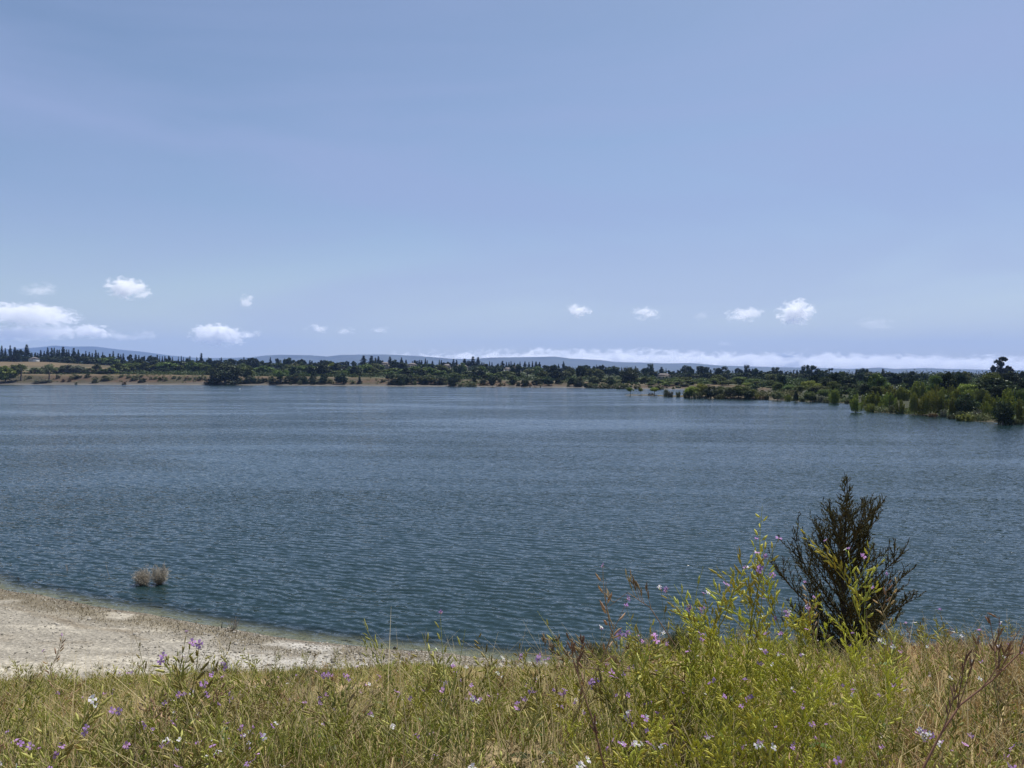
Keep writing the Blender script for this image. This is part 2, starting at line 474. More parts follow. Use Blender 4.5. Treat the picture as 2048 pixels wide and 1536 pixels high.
    ms = N(nd, 'ShaderNodeMixShader'); lk.new(fr.outputs[0], ms.inputs[0]); lk.new(tr.outputs[0], ms.inputs[1]); lk.new(gl.outputs[0], ms.inputs[2])
    at = N(nd, 'ShaderNodeAttribute', attribute_name='depth')
    md = N(nd, 'ShaderNodeMapRange', interpolation_type='SMOOTHSTEP'); md.inputs[1].default_value = .0; md.inputs[2].default_value = .24
    lk.new(at.outputs['Fac'], md.inputs[0])
    mx = N(nd, 'ShaderNodeMixShader'); lk.new(md.outputs[0], mx.inputs[0]); lk.new(ms.outputs[0], mx.inputs[1]); lk.new(p.outputs[0], mx.inputs[2])
    lk.new(mx.outputs[0], out.inputs[0])
    o = link('water', mesh_np('water', V, Q, m, None, True, {'depth': depth}))
    tag(o, kind='structure')

# ------------------------------------------------------------------ hills
RIDGE = [(-900, 722), (-300, 712), (0, 699), (60, 696), (95, 693), (108, 691), (140, 693), (190, 693), (230, 698), (290, 704), (340, 711), (400, 716), (440, 716), (500, 715),
         (530, 711), (560, 709.5), (620, 710.5), (655, 713), (680, 710), (730, 709), (770, 709), (800, 710), (850, 713), (900, 717), (940, 718), (985, 715), (1024, 714.5),
         (1070, 714), (1110, 713), (1140, 717), (1200, 720), (1230, 724), (1280, 725), (1330, 727), (1380, 726), (1440, 731), (1540, 734), (1640, 736), (1700, 738),
         (1760, 735), (1790, 738), (1850, 736), (1900, 738), (2048, 740.5), (2300, 743), (3000, 744)]
def build_hills():
    px = np.arange(-900, 3000, 5.0)
    ry = np.interp(px, *zip(*RIDGE))
    RY = np.interp(px, [-900, 300, 520, 3000], [12500, 12500, 10000, 9300])
    k = np.linspace(-1, 1, 41)
    top = CAM_Z + (HOR - ry) / F * RY
    X = np.zeros((len(k), len(px))); Y = X.copy(); Z = X.copy()
    for i, a in enumerate(k):
        yy = RY + a * 1700
        X[i] = (px - 1024) / F * yy
        Y[i] = yy
        h = np.maximum(0, 1 - abs(a) ** 1.3)
        spur = fbm(X[i] * .0016, Y[i] * .0007, 61, 4)
        Z[i] = top * h * np.where(abs(a) < .02, 1, (.72 + .5 * spur) * 1.0) - 20 * abs(a)
    Z = np.minimum(Z, (CAM_Z + (HOR - ry) / F * Y) + np.where(np.abs(k) < .02, 0, -4)[:, None])
    r, c = X.shape
    i, j = np.meshgrid(np.arange(r - 1), np.arange(c - 1), indexing='ij')
    Q = np.stack([i * c + j, i * c + j + 1, (i + 1) * c + j + 1, (i + 1) * c + j], -1).reshape(-1, 4)
    m = plain_mat('hill_forest', (.03, .04, .036), .95, .35, .004)
    o = link('hills', mesh_np('hills', np.stack([X, Y, Z], -1).reshape(-1, 3), Q, m, None, True))
    tag(o, kind='structure')

# ------------------------------------------------------------------ tree prototypes (height 1, width 1)
def unit(v):
    return v / (np.linalg.norm(v, axis=-1, keepdims=True) + 1e-9)

def tints(rng, m, lo=.7, hi=1.3):
    t = rng.uniform(lo, hi, (m, 1))
    return np.concatenate([t * rng.uniform(.93, 1.1, (m, 1)), t, t * rng.uniform(.85, 1.1, (m, 1))], 1)

def crown_round(seed, n, leaf, clumps=16, z0=.18, flat=1.0, ragged=.12, skirt=False, open_=.0):
    rng = np.random.default_rng(seed)
    mb = MB()
    C, Rr = [], []
    for i in range(clumps):
        d = unit(rng.normal(size=3))
        d[2] = d[2] * .95 + .05
        r = rng.uniform(.45, .98) ** .6
        rad = rng.uniform(.13, .24) * (1.15 - .45 * r)
        zc = (z0 + 1) / 2
        C.append([d[0] * r * (.5 - rad * .75), d[1] * r * (.5 - rad * .75), zc + d[2] * r * ((1 - z0) / 2 - rad * .55) * flat])
        Rr.append(rad)
    if skirt:
        for i in range(8):
            a = rng.uniform(0, 6.28)
            C.append([.3 * math.cos(a), .3 * math.sin(a), .14]); Rr.append(.16)
    C, Rr = np.array(C), np.array(Rr)
    w = Rr ** 2; w /= w.sum()
    k = rng.choice(len(C), n, p=w)
    d = unit(rng.normal(size=(n, 3)))
    rr = rng.uniform(0, 1, n) ** (.33 if open_ == 0 else .6)
    P = C[k] + d * (Rr[k] * rr)[:, None] * np.array([1, 1, .85]) * (1 + rng.normal(0, ragged, (n, 1)))
    P[:, 2] = np.clip(P[:, 2], .02, None)
    nn = unit(d * .7 + rng.normal(size=(n, 3)) * .6 + np.array([0, 0, .25]))
    per = rng.uniform(.8, 1.2, len(C))[k][:, None]
    mb.cards(P, nn, leaf * rng.uniform(.6, 1.4, n), rng, tints(rng, n) * per, 1.1)
    return mb, C

def trunk_mesh(name, C, mat, seed=0, r=.022, fork=.3, stems=1):
    rng = np.random.default_rng(seed)
    mb = MB()
    for s_ in range(stems):
        a = rng.uniform(0, 6.28)
        off = np.array([math.cos(a), math.sin(a), 0]) * (.06 if stems > 1 else 0)
        top = np.array([rng.normal(0, .03), rng.normal(0, .03), .72]) + off * 3
        base = off * .6
        pts = [base + np.array([0, 0, -.02]), base * .9 + (top - base) * fork * .5 + rng.normal(0, .008, 3), base + (top - base) * fork, base + (top - base) * .65 + rng.normal(0, .015, 3), top]
        mb.tube(pts, np.array([1.5, 1.1, .95, .55, .15]) * r / max(1, stems ** .5), 6)
    for c in C[:10]:
        p0 = np.array([0, 0, fork * rng.uniform(.8, 1.3)])
        mid = p0 * .5 + c * .5 + np.array([0, 0, .03])
        mb.tube([p0, mid, c], np.array([.55, .35, .1]) * r, 4)
    return mb.mesh(name, mat)

def crown_conifer(seed, n, leaf, top_pow=.9, z0=.08, tiers=16, droop=.10, ragged=.2, w=.5):
    rng = np.random.default_rng(seed)
    mb = MB()
    per = n // (tiers * 9)
    for t in range(tiers):
        h = z0 + (1 - z0) * (t + rng.uniform(0, .6)) / tiers
        rad = w * (1 - (h - z0) / (1 - z0)) ** top_pow * rng.uniform(1 - ragged, 1 + ragged) + .02
        for b in range(9):
            a = rng.uniform(0, 6.28)
            L_ = rad * rng.uniform(.6, 1.1)
            s = rng.uniform(.15, 1, per)
            x = s * L_
            P = np.stack([np.cos(a) * x, np.sin(a) * x, h - droop * x / w * s + rng.normal(0, .008, per)], 1) + rng.normal(0, .025, (per, 3)) * np.array([1, 1, .5])
            nn = unit(np.array([math.cos(a) * .5, math.sin(a) * .5, .3]) + rng.normal(size=(per, 3)) * .7)
            mb.cards(P, nn, leaf * (.30 + .85 * (1 - h)) * rng.uniform(.6, 1.3, per), rng, tints(rng, per), 1.2)
    P = np.stack([rng.normal(0, .008, 12), rng.normal(0, .008, 12), rng.uniform(.9, 1.0, 12)], 1)
    mb.cards(P, unit(rng.normal(size=(12, 3))), leaf * .3, rng, tints(rng, 12), 1.6)
    return mb

def crown_weep(seed, n, leaf):
    rng = np.random.default_rng(seed)
    mb = MB()
    per = 26
    for i in range(n // per):
        a = rng.uniform(0, 6.28); r = .5 * math.sqrt(rng.uniform(0.02, 1))
        top = 1.0 - .55 * (r / .5) ** 2 * rng.uniform(.5, 1.1) - rng.uniform(0, .12)
        ln = top * rng.uniform(.45, .92)
        s = rng.uniform(0, 1, per)
        P = np.stack([np.cos(a) * r * (1 + .08 * s), np.sin(a) * r * (1 + .08 * s), top - s * ln], 1) + rng.normal(0, .010, (per, 3))
        nn = unit(np.stack([np.full(per, math.cos(a)), np.full(per, math.sin(a)), np.zeros(per)], 1) + rng.normal(size=(per, 3)) * .5)
        up = np.tile(np.array([0, 0, 1.0]), (per, 1)) + rng.normal(0, .15, (per, 3))
        mb.cards(P, nn, leaf * rng.uniform(.6, 1.2, per), rng, tints(rng, per) * rng.uniform(.8, 1.2), 2.6, up=np.cross(nn, up))
    return mb

def crown_spray(seed, n, leaf, shoots=26, z0=.1):
    """many ascending shoots: young willows and cottonwoods"""
    rng = np.random.default_rng(seed)
    mb = MB(); ends = []
    per = n // shoots
    for i in range(shoots):
        a = rng.uniform(0, 6.28); r = .44 * math.sqrt(rng.uniform(0, 1))
        top = np.array([math.cos(a) * r, math.sin(a) * r, (1.0 - .75 * (r / .5) ** 2 * .6) * rng.uniform(.72, 1.0)])
        base = np.array([math.cos(a) * r * .7, math.sin(a) * r * .7, z0 * .3])
        ends.append(top * .8)
        s = rng.uniform(.05, 1, per)
        c = base + (top - base) * s[:, None]
        rad = .085 * (1.1 - s) ** .6 + .03
        d = unit(rng.normal(size=(per, 3)))
        P = c + d * (rad * rng.uniform(.2, 1, per))[:, None] * np.array([1, 1, 1.2])
        P[:, 2] = np.clip(P[:, 2], .02, None)
        nn = unit(d * .5 + rng.normal(size=(per, 3)) * .6 + np.array([0, 0, .2]))
        mb.cards(P, nn, leaf * rng.uniform(.6, 1.3, per), rng, tints(rng, per) * rng.uniform(.8, 1.2), 1.6)
    return mb, np.array(ends)

PROTO = {}
def proto(kind, name, crown, C, matkey, bark=BARK, seed=0, r=.022, fork=.3, stems=1):
    cm = crown.mesh(name + '_crown', L[matkey])
    tm = trunk_mesh(name + '_trunk', C, bark, seed, r, fork, stems)
    PROTO.setdefault(kind, []).append((name, cm, tm))

def build_protos():
    for i in range(3):      # far rounded dark trees
        c, C = crown_round(100 + i, 1600, .09, 12 + i * 3, .12)
        proto('b', 'broadleaf_tree', c, C, 'dark', seed=i)
    for i in range(4):      # far conifers
        c = crown_conifer(120 + i, 2000, .085, [1.15, .95, 1.35, 1.05][i], .06, 16, [.10, .07, .14, .1][i], .25, .42)
        proto('c', 'conifer_tree', c, np.zeros((0, 3)), 'conifer', seed=i)
    for i in range(3):      # pines with lumpy dark tops
        c, C = crown_round(140 + i, 1300, .075, 20, .10, 1.0, .16)
        rng = np.random.default_rng(i)
        proto('p', 'pine_tree', c, C, 'pine', seed=i)
    for i in range(4):      # green belt willows and poplars, far
        c, C = crown_round(160 + i, 2600, .075, 18 + 2 * i, .08, 1.0, .14)
        proto('g', 'leafy_tree', c, C, 'green', seed=i)
    for i in range(4):      # detailed leafy trees for the nearer bank
        c, C = crown_round(180 + i, 8000, .036, 34, .06, 1.0, .15)
        proto('G', 'leafy_tree', c, C, 'green', seed=i)
    for i in range(3):
        c, C = crown_spray(200 + i, 8500, .034, 22 + 5 * i)
        proto('S', 'willow_tree', c, C, 'bright', seed=i, r=.014, stems=4)
    for i in range(2):
        proto('W', 'weeping_willow', crown_weep(220 + i, 7500, .028), np.array([[.2, 0, .8], [-.2, .1, .8], [0, .25, .75]]), 'bright', seed=i, r=.02, fork=.4)
    for i in range(2):      # airy tree with bare trunk showing
        c, C = crown_round(230 + i, 1600, .05, 16, .36, 1.0, .14, open_=1)
        proto('a', 'leafy_tree', c, C, 'olive', seed=i, r=.03, fork=.4)
    for i in range(2):      # small umbrella trees of the spit
        c, C = crown_round(240 + i, 1500, .07, 14, .42, .9, .12)
        proto('u', 'small_tree', c, C, 'bright', seed=i, r=.03, fork=.5)
    for i in range(2):      # tree standing in the water on several stems
        c, C = crown_spray(250 + i, 7000, .032, 30, .5)
        proto('w', 'flooded_tree', c, C, 'bright', DARK_BARK, seed=i, r=.03, fork=.4, stems=4)
    for i in range(2):      # big dark oaks by the water
        c, C = crown_round(260 + i, 4500, .045, 40, .04, 1.0, .12, True)
        proto('o', 'oak_tree', c, C, 'oak', seed=i, r=.03)
    rng = np.random.default_rng(5)                     # eucalyptus: billowing towers with gaps between
    mb = MB(); C = []
    for (cx, cz, rad) in [(-.02, .90, .12), (.12, .92, .09), (-.16, .80, .12), (.02, .78, .11), (-.08, .66, .15), (-.34, .60, .12), (-.26, .48, .16), (.30, .58, .11), (.38, .52, .09),
                          (.16, .48, .15), (-.05, .46, .18), (-.36, .34, .13), (.30, .38, .14), (.05, .28, .2), (-.2, .22, .2), (.28, .2, .18), (-.38, .18, .12), (.40, .28, .1), (.0, .1, .2), (.2, .07, .16), (-.25, .07, .16)]:
        for q in range(10):
            c = np.array([cx, 0, cz]) + unit(rng.normal(size=3)) * rad * .62 * np.array([1, 1.6, .95])
            c[1] += rng.uniform(-.12, .12)
            C.append(c)
            m_ = 110
            d = unit(rng.normal(size=(m_, 3)))
            P = c + d * (rad * .5 * rng.uniform(.2, 1, m_) ** .5)[:, None]
            mb.cards(P, unit(d + rng.normal(size=(m_, 3)) * .7), .022 * rng.uniform(.6, 1.4, m_), rng, tints(rng, m_) * rng.uniform(.8, 1.2), 1.6)
    proto('e', 'eucalyptus_tree', mb, np.array(C)[::8], 'euc', PALE_BARK, r=.03)
    # fan palm
    rng = np.random.default_rng(9)
    mb = MB()
    for i in range(46):
        d = unit(rng.normal(size=3)); d[2] = d[2] * .8 + .1
        s = np.linspace(.1, 1, 7)
        P = np.array([0, 0, .88]) + d * s[:, None] * np.array([.46, .46, .12]) - np.array([0, 0, .05]) * (s ** 2)[:, None]
        mb.cards(P, unit(rng.normal(size=(7, 3)) + np.array([0, 0, .6])), .10 * rng.uniform(.7, 1.2, 7), rng, tints(rng, 7), 1.5)
    cm = mb.mesh('palm_tree_crown', L['dark'])
    tb = MB(); tb.tube([[0, 0, -.02], [.01, 0, .3], [.0, .02, .6], [0, 0, .88]], [.07, .05, .045, .05], 7)
    PROTO['m'] = [('palm_tree', cm, tb.mesh('palm_tree_trunk', BARK))]
    for i in range(4):      # low shrubs, no trunk to be seen
        c, C = crown_round(300 + i, 1100, .085, 14, .0, 1.0, .16, True)
        PROTO.setdefault('s', []).append(('shrub', c.mesh('shrub_foliage', L['olive']), None))
    for i in range(3):      # larger detailed shrubs on the nearer bank
        c, C = crown_spray(310 + i, 3200, .045, 24, .02)
        PROTO.setdefault('k', []).append(('shrub', c.mesh('shrub_foliage', L['olive']), None))

# kind, px, top row, width px, material (None: prototype's own)
BACK = """c 4 691 8|c 11 696 6|c 21 691 9|c 30 694 10|b 38 697 14|c 54 689 11|c 64 705 6|c 71 705 7|c 82 700 8|c 76 706 6|c 89 702 5|c 96 695 7|c 104 696 8|c 109 695 6|c 115 699 6|c 119 699 5|c 127 693 9|c 134 699 5|c 138 699 6|c 148 696 9|c 157 699 6|c 172 702 5|b 164 705 8|c 179 704 5|c 185 706 5|c 192 700 7|c 197 705 5|c 206 704 4|b 211 708 14|c 220 707 8|c 227 702 7|c 237 707 6|c 242 709 5|c 247 707 7
b 105 714 20|b 122 716 16|b 92 712 12|b 74 715 16|b 35 712 12|b 24 711 12|b 157 710 18|b 180 712 26|b 217 712 26 green|b 140 712 18|b 50 713 14|b 10 712 14|b 198 714 16|b 234 716 18
b 261 707 9|c 272 709 7|c 278 710 5|b 285 711 8|c 290 711 4|b 306 711 16|c 315 709 5|c 320 712 4|c 325 712 4|c 330 712 5|b 337 711 7|c 345 714 4|c 357 713 4|c 363 712 5|c 367 714 4|b 374 714 7|c 380 712 5|c 394 714 4|c 403 706 8|c 417 714 4|b 422 716 14|c 440 716 5|c 443 715 5|b 462 715 17|b 480 716 10|c 488 714 5|b 497 714 16|b 511 714 12
b 270 718 26|b 317 717 30|b 281 720 20|b 362 720 30|b 386 718 14|b 403 721 20|b 453 720 12|b 340 719 24|b 430 720 18
b 522 719 10|c 541 715 8|p 554 714 6|c 561 720 7 olive|b 569 717 6|b 580 715 16|b 600 718 14|b 609 719 6|c 620 720 7|c 624 721 7|b 642 720 12|b 655 719 16|b 663 720 12|c 674 724 4|p 684 722 12|p 694 720 6|p 707 720 10|c 727 711 18|c 743 711 10|c 751 715 6|c 757 712 9|b 764 719 10
b 525 724 30|b 550 724 26|b 577 724 20|b 631 725 16|b 687 729 20|b 603 724 20|b 655 725 26
c 780 713 9|b 790 719 12|c 803 715 8|c 812 719 6|c 825 722 4|p 832 718 9|c 839 720 5|c 843 720 6|c 851 717 7|c 855 720 4|c 865 721 8|c 879 719 5 olive|c 883 720 6|b 890 723 10|b 899 722 10|c 907 718 9|c 913 720 6|c 929 717 12|p 938 719 10|c 946 713 10|c 956 714 10|c 964 724 4|c 968 725 5|c 979 722 4|c 984 724 4|b 995 726 5|c 1005 722 10|c 1013 724 5|c 1018 724 5|c 1022 722 5
b 798 724 30|b 775 731 18|b 842 727 20|b 863 727 24|b 878 728 16|b 899 733 30|b 922 738 34|b 943 733 24|b 958 730 20|b 987 731 30|b 974 734 20|b 999 735 24
c 1029 725 5|c 1035 727 4|c 1040 723 5|c 1050 723 6|c 1058 724 6|c 1065 722 6|c 1072 723 7|c 1079 724 8|b 1093 729 13|b 1106 729 12|c 1112 730 4|c 1117 728 4|c 1127 723 8|b 1137 731 14|b 1161 730 10|b 1170 728 16|b 1188 731 7|c 1193 729 4|b 1200 729 10|b 1207 729 8|b 1219 732 12|b 1230 732 16|c 1243 734 5|c 1271 732 5
b 1040 733 26|b 1068 733 26|b 1110 734 28|b 1140 742 18|b 1155 746 14|b 1168 745 16|b 1195 739 26 green|b 1219 736 24|b 1177 740 10|b 1240 741 16
p 1300 726 14|p 1291 734 9|c 1323 734 10|c 1332 736 3|b 1339 739 6|b 1346 741 8|b 1357 739 8|p 1372 728 13|p 1384 735 10|p 1400 729 15|p 1414 731 9|c 1421 739 6|p 1434 733 10|p 1449 731 15|c 1466 743 4|p 1475 733 7|p 1481 736 6|p 1494 728 13|c 1505 737 10|b 1514 736 14|b 1531 742 14
b 1375 745 16|b 1393 748 30|b 1418 745 24|b 1455 745 20|b 1486 745 26|b 1347 748 16|b 1361 748 14|b 1332 752 10|b 1307 742 14|b 1511 745 20|b 1522 748 12
p 1540 740 9|p 1552 733 14|c 1565 743 6|c 1572 743 6|c 1580 744 7|c 1587 740 5|c 1594 740 8|p 1604 731 8|p 1613 728 14|p 1625 729 14|b 1643 738 12|b 1651 738 9|m 1659 736 5|m 1664 735 4|m 1663.5 744 5|c 1670 744 4|b 1687 741 12|c 1703 747 5|p 1714 737 6|p 1725 734 10|p 1730 735 8|p 1740 741 8|b 1753 742 8|c 1766 737 12|b 1781 744 20
b 1608 747 22|b 1573 750 24|b 1638 750 16|b 1661 754 24|b 1680 755 22|b 1695 752 24|b 1736 750 26|b 1721 754 16|b 1603 757 20|b 1752 760 14 green|b 1773 754 24
b 1797 750 14|b 1808 745 8|b 1816 744 14|b 1823 750 14|b 1852 749 18|c 1867 752 6|c 1878 747 5|b 1898 749 14|b 1907 749 9|p 1917 746 8|p 1925 746 8|b 1940 753 18|b 1961 753 20|p 1978 745 7|e 2003 714 44|c 2029 748 5|c 2036 746 7|c 2043 753 6
b 1848 754 16|b 1880 755 26|b 1904 755 30|b 1952 757 26 green|b 1977 759 30|b 2017 761 16|b 2040 760 16|b 1799 760 14|b 1817 761 14|b 1890 765 12"""
MID = """g 70 734 22 olive|g 146 729 24 grey|g 161 731 20 grey|g 178 736 18 olive|g 194 727 14 olive|g 124 731 24 olive|g 221 735 24|g 240 725 26|g 251 728 22|g 110 735 18 olive|g 205 738 16 olive
g 263 724 30|g 281 727 18|g 308 728 26|g 338 724 34|g 362 730 22|g 387 722 26|g 393 728 24|g 412 727 18|g 325 735 20 dark
g 528 731 32|g 584 729 30|g 602 730 26|g 623 730 26|g 604 735 20|g 621 738 16 olive|g 663 725 20 bright|g 647 734 22|g 672 739 26|g 632 742 28|g 697 735 22 oak|g 726 727 28|g 702 733 16|g 747 735 22|g 762 739 18|g 714 744 20 grey|g 733 746 20 olive|g 690 740 16
g 793 736 36|g 818 736 26|g 828 732 24|g 858 734 28|g 878 739 26|g 845 744 28|g 860 749 20 olive|g 938 742 18 dark|g 955 745 20 dark|g 979 746 30|g 960 752 20|g 1010 742 32|g 925 749 16|g 905 745 20|g 780 742 20
a 1055 735 28 olive|o 1104 744 38|g 1085 743 10 dark|g 1076 740 10|g 1026 746 12|g 1036 744 10 dark|g 1120 757 14 dark|g 1109 758 12 dark|o 1260 732 38|g 1191 754 22 olive|g 1226 757 28 olive|g 1212 758 20 olive
g 1289 753 24|g 1300 765 16|g 1317 760 24|g 1350 757 30|g 1367 753 24|g 1357 763 26 olive|g 1380 760 24|g 1396 757 14|g 1335 765 20|g 1370 766 16 olive|G 1436 749 22|G 1426 755 18|G 1480 752 26|G 1457 760 22|G 1505 757 26|G 1517 762 20|G 1530 763 16|G 1410 762 20|G 1445 762 18|G 1495 765 18 bright
G 1543 760 16|G 1556 764 16|G 1582 769 24|G 1622 761 28 bright|G 1638 770 34|o 1700 765 34|G 1542 772 18 olive|G 1648 777 20|G 1731 766 24 dark|G 1668 762 20|G 1751 770 20|S 1767 769 26|S 1781 770 26|S 1751 780 24|G 1600 770 20|S 1780 780 26
S 1807 771 26|S 1833 760 26|S 1848 761 16|S 1872 767 22|S 1902 767 16|S 1911 774 20|G 1932 767 36 bright|S 1948 772 24|S 1979 782 22|o 2037 770 16|S 2017 772 20|G 1965 775 20|G 1995 772 22 dark|S 1887 772 20|G 2045 775 18"""
# kind, px, top row, width, base row, material
FRONT = """g 10 731 36 765 bright|a 42 724 38 761 green|a 98 726 34 762 olive|s 60 751 8 757|s 116 750 7 757 oak|s 147 748 14 757|s 158 750 12 756 dark|s 176 747 10 755 oak|s 190 752 12 766|s 215 750 20 760|s 248 763 8 769 brown|s 243 748 8 754|s 127 757 8 764 brown|s 139 757 7 764 brown|s 152 765 4 769 oak|s 85 757 28 766 grey
s 258 748 8 756|s 270 750 14 760|s 285 755 14 765 oak|s 279 748 12 754|s 302 753 6 759|s 312 752 9 758|s 322 754 10 760 oak|s 332 754 8 761|s 327 751 5 756|s 348 751 7 757|s 359 752 7 758|s 374 752 9 759 brown|s 380 754 6 759|s 392 753 8 759|s 405 750 14 759
o 450 725 66 769|s 418 757 20 769 grey|s 437 755 18 769 grey|s 460 762 16 770 olive|g 493 730 22 760|s 500 751 20 767 oak
s 523 754 16 766 oak|s 548 756 16 768 oak|a 562 736 36 768 green|s 573 752 16 767 oak|o 592 747 22 766|s 612 758 14 766|o 626 749 14 766|s 642 757 20 767|s 656 756 16 766|g 682 747 20 768 dark|s 706 760 10 768|c 719 751 6 768|s 766 757 8 764
o 797 746 42 769|s 825 759 12 769 oak|g 812 752 16 768 oak|g 856 754 22 769|o 878 753 27 770|s 889 760 10 770 olive|o 909 747 25 772|s 930 761 28 773 olive|s 946 764 14 773|s 967 766 16 771 brown|g 985 759 8 774 oak|s 1003 764 8 771|s 1009 766 4 772 brown|s 1020 764 8 770|s 997 767 10 773 brown
o 1151 757 16 773|s 1165 761 8 771|g 1170 766 10 776 dark|s 1179 764 14 776|s 1191 765 11 777|s 1203 767 12 777 olive|s 1229 768 14 777|s 1240 765 14 778|s 1139 761 8 769|s 1084 762 4 769 oak|s 1099 763 9 768 oak|s 1070 763 8 770|s 1058 765 10 772 brown|s 1043 763 3 768|s 1060 771 2.5 775 oak|s 1081 771 2.5 775 oak|s 1214 768 14 777|s 1252 766 14 778|s 1275 767 14 778|s 1318 768 16 779
u 1261 774 14 791|u 1282 775 10.5 790|u 1309 774 18 790.5|k 1332 776 12 793|k 1341 780 16 794 grey|k 1356 780 12 794 olive
G 1384 771 24 796 bright|k 1375 782 16 796 olive|G 1400 767 24 795 bright|k 1395 780 18 797|o 1422 770 24 797|G 1442 772 18 796 olive|G 1462 772 24 797 olive|G 1492 772 28 798|o 1497 780 20 799|G 1477 768 18 795|k 1515 786 12 798 bright|k 1525 790 14 799 brown|k 1443 786 24 798 olive|k 1534 789 12 799 oak
G 1555 783 16 801 olive|S 1575 787 14 802|W 1592 780 8 804 dark|G 1621 782 20 804|k 1636 787 28 804 grey|S 1668 775 22 807|k 1695 797 14 807 olive|w 1713 786 24 825|S 1731 786 20 815|S 1751 785 24 818|k 1741 804 22 824 bright|k 1763 802 14 822 bright|k 1785 806 18 825|k 1605 794 14 803 olive|k 1653 796 12 806
S 1799 795 18 827|k 1815 816 10 826 bright|W 1829 780 15 830|W 1862 777 34 831|S 1887 777 20 831|o 1932 785 34 833|S 1973 800 22 836|k 1918 820 12 838|k 1932 825 34 842 bright|k 1956 816 18 838 grey|k 1887 815 16 834 grey|S 2011 777 34 848|o 2007 800 34 849|S 2041 790 16 847|k 1867 825 20 834 brown|k 2036 836 14 849|k 1905 826 16 838 olive|S 1910 790 22 833|W 1846 790 14 830"""

ZONES = [(235, 'the golden field'), (405, 'the dry bank'), (505, 'the waterside oak'), (640, 'the pale shore tree'), (770, 'the lone shore tree'),
         (900, 'the shore thicket'), (1030, 'the far houses'), (1180, 'the reddish bank'), (1280, 'the tall dark tree'), (1370, 'the little spit trees'),
         (1550, 'the bushy peninsula'), (1650, 'the narrow inlet'), (1760, 'the flooded tree'), (1895, 'the weeping willows'), (1985, 'the sandy landing'), (9999, 'the giant eucalyptus')]
ADJ = {'conifer': 'dark', 'pine': 'dark', 'dark': 'dark green', 'oak': 'blackish', 'green': 'green', 'bright': 'yellow-green', 'olive': 'olive', 'grey': 'grey-green', 'brown': 'brown', 'euc': 'blackish'}
OWN = {'b': 'dark', 'c': 'conifer', 'p': 'pine', 'g': 'green', 'G': 'green', 'S': 'bright', 'W': 'bright', 'a': 'olive', 'u': 'bright', 'w': 'bright', 'o': 'oak', 'e': 'euc', 'm': 'dark', 's': 'olive', 'k': 'olive'}
WORD = {'b': 'round tree', 'c': 'conifer', 'p': 'pine', 'g': 'leafy tree', 'G': 'leafy tree', 'S': 'willow', 'W': 'weeping willow', 'a': 'airy tree', 'u': 'little umbrella tree', 'w': 'flooded tree',
        'o': 'dense oak', 'e': 'billowing eucalyptus', 'm': 'palm', 's': 'shrub', 'k': 'bushy shrub'}
CAT = {'s': 'shrub', 'k': 'shrub', 'm': 'palm tree'}
DONE = []
def place_tree(kind, px, ytop, w, Y, base, mat, layer):
    x = (px - 1024) / F * Y
    zg = float(base)
    top = at_depth(px, ytop, Y)[2]
    h = max(top - zg, .4)
    W_ = w / F * Y * {'c': 2.6, 'p': 1.5, 'b': 1.6, 'g': 1.5, 'G': 1.5, 'e': 1.0, 's': 1.4, 'o': 1.25}.get(kind, 1.15)
    if kind == 'm': W_ = w / F * Y * 1.2
    if kind in 'cp': W_ *= R.uniform(.85, 1.55)
    name, cm, tm = R.choice(PROTO[kind])
    rot = R.uniform(0, 6.28) if kind != 'e' else 0
    key = mat or OWN[kind]
    if tm is None:
        root = link(name, cm)
        parts = [root]
    else:
        root = bpy.data.objects.new(name, None)
        COL.objects.link(root)
        parts = [link('crown', cm, root)]
        link('trunk', tm, root)
    sl = parts[0].material_slots[0]
    if key != OWN[kind]:
        sl.link = 'OBJECT'
        sl.material = L[key]
    root.location = (x, Y, zg)
    root.rotation_euler = (0, 0, rot)
    root.scale = (W_, W_, h)
    tag(root, None, CAT.get(kind, 'tree'))
    DONE.append((kind, layer, px, h, W_, key, root))

def back_Y(px):
    return float(np.interp(px, [0, 1050, 1300, 1500, 1700, 2048], [960, 940, 760, 660, 590, 520]))
def mid_Y(px, ytop):
    S = float(np.interp(px, SH_PX, SH_Y))
    lo = float(np.interp(px, [0, 235, 260, 1100, 1300, 1500, 1560, 1700, 2048], [52, 52, 75, 60, 14, 12, 10, 8, 8]))
    hi = float(np.interp(px, [0, 235, 260, 1100, 1300, 1500, 1560, 1700, 2048], [70, 70, 150, 130, 70, 70, 60, 55, 50]))
    t = float(np.interp(ytop, np.interp(px, [0, 800, 1300, 2048], [[724, 752], [727, 752], [748, 768], [760, 790]][0]) if False else [724 + px * .018, 752 + px * .016], [1, 0]))
    return S + lo + (hi - lo) * t

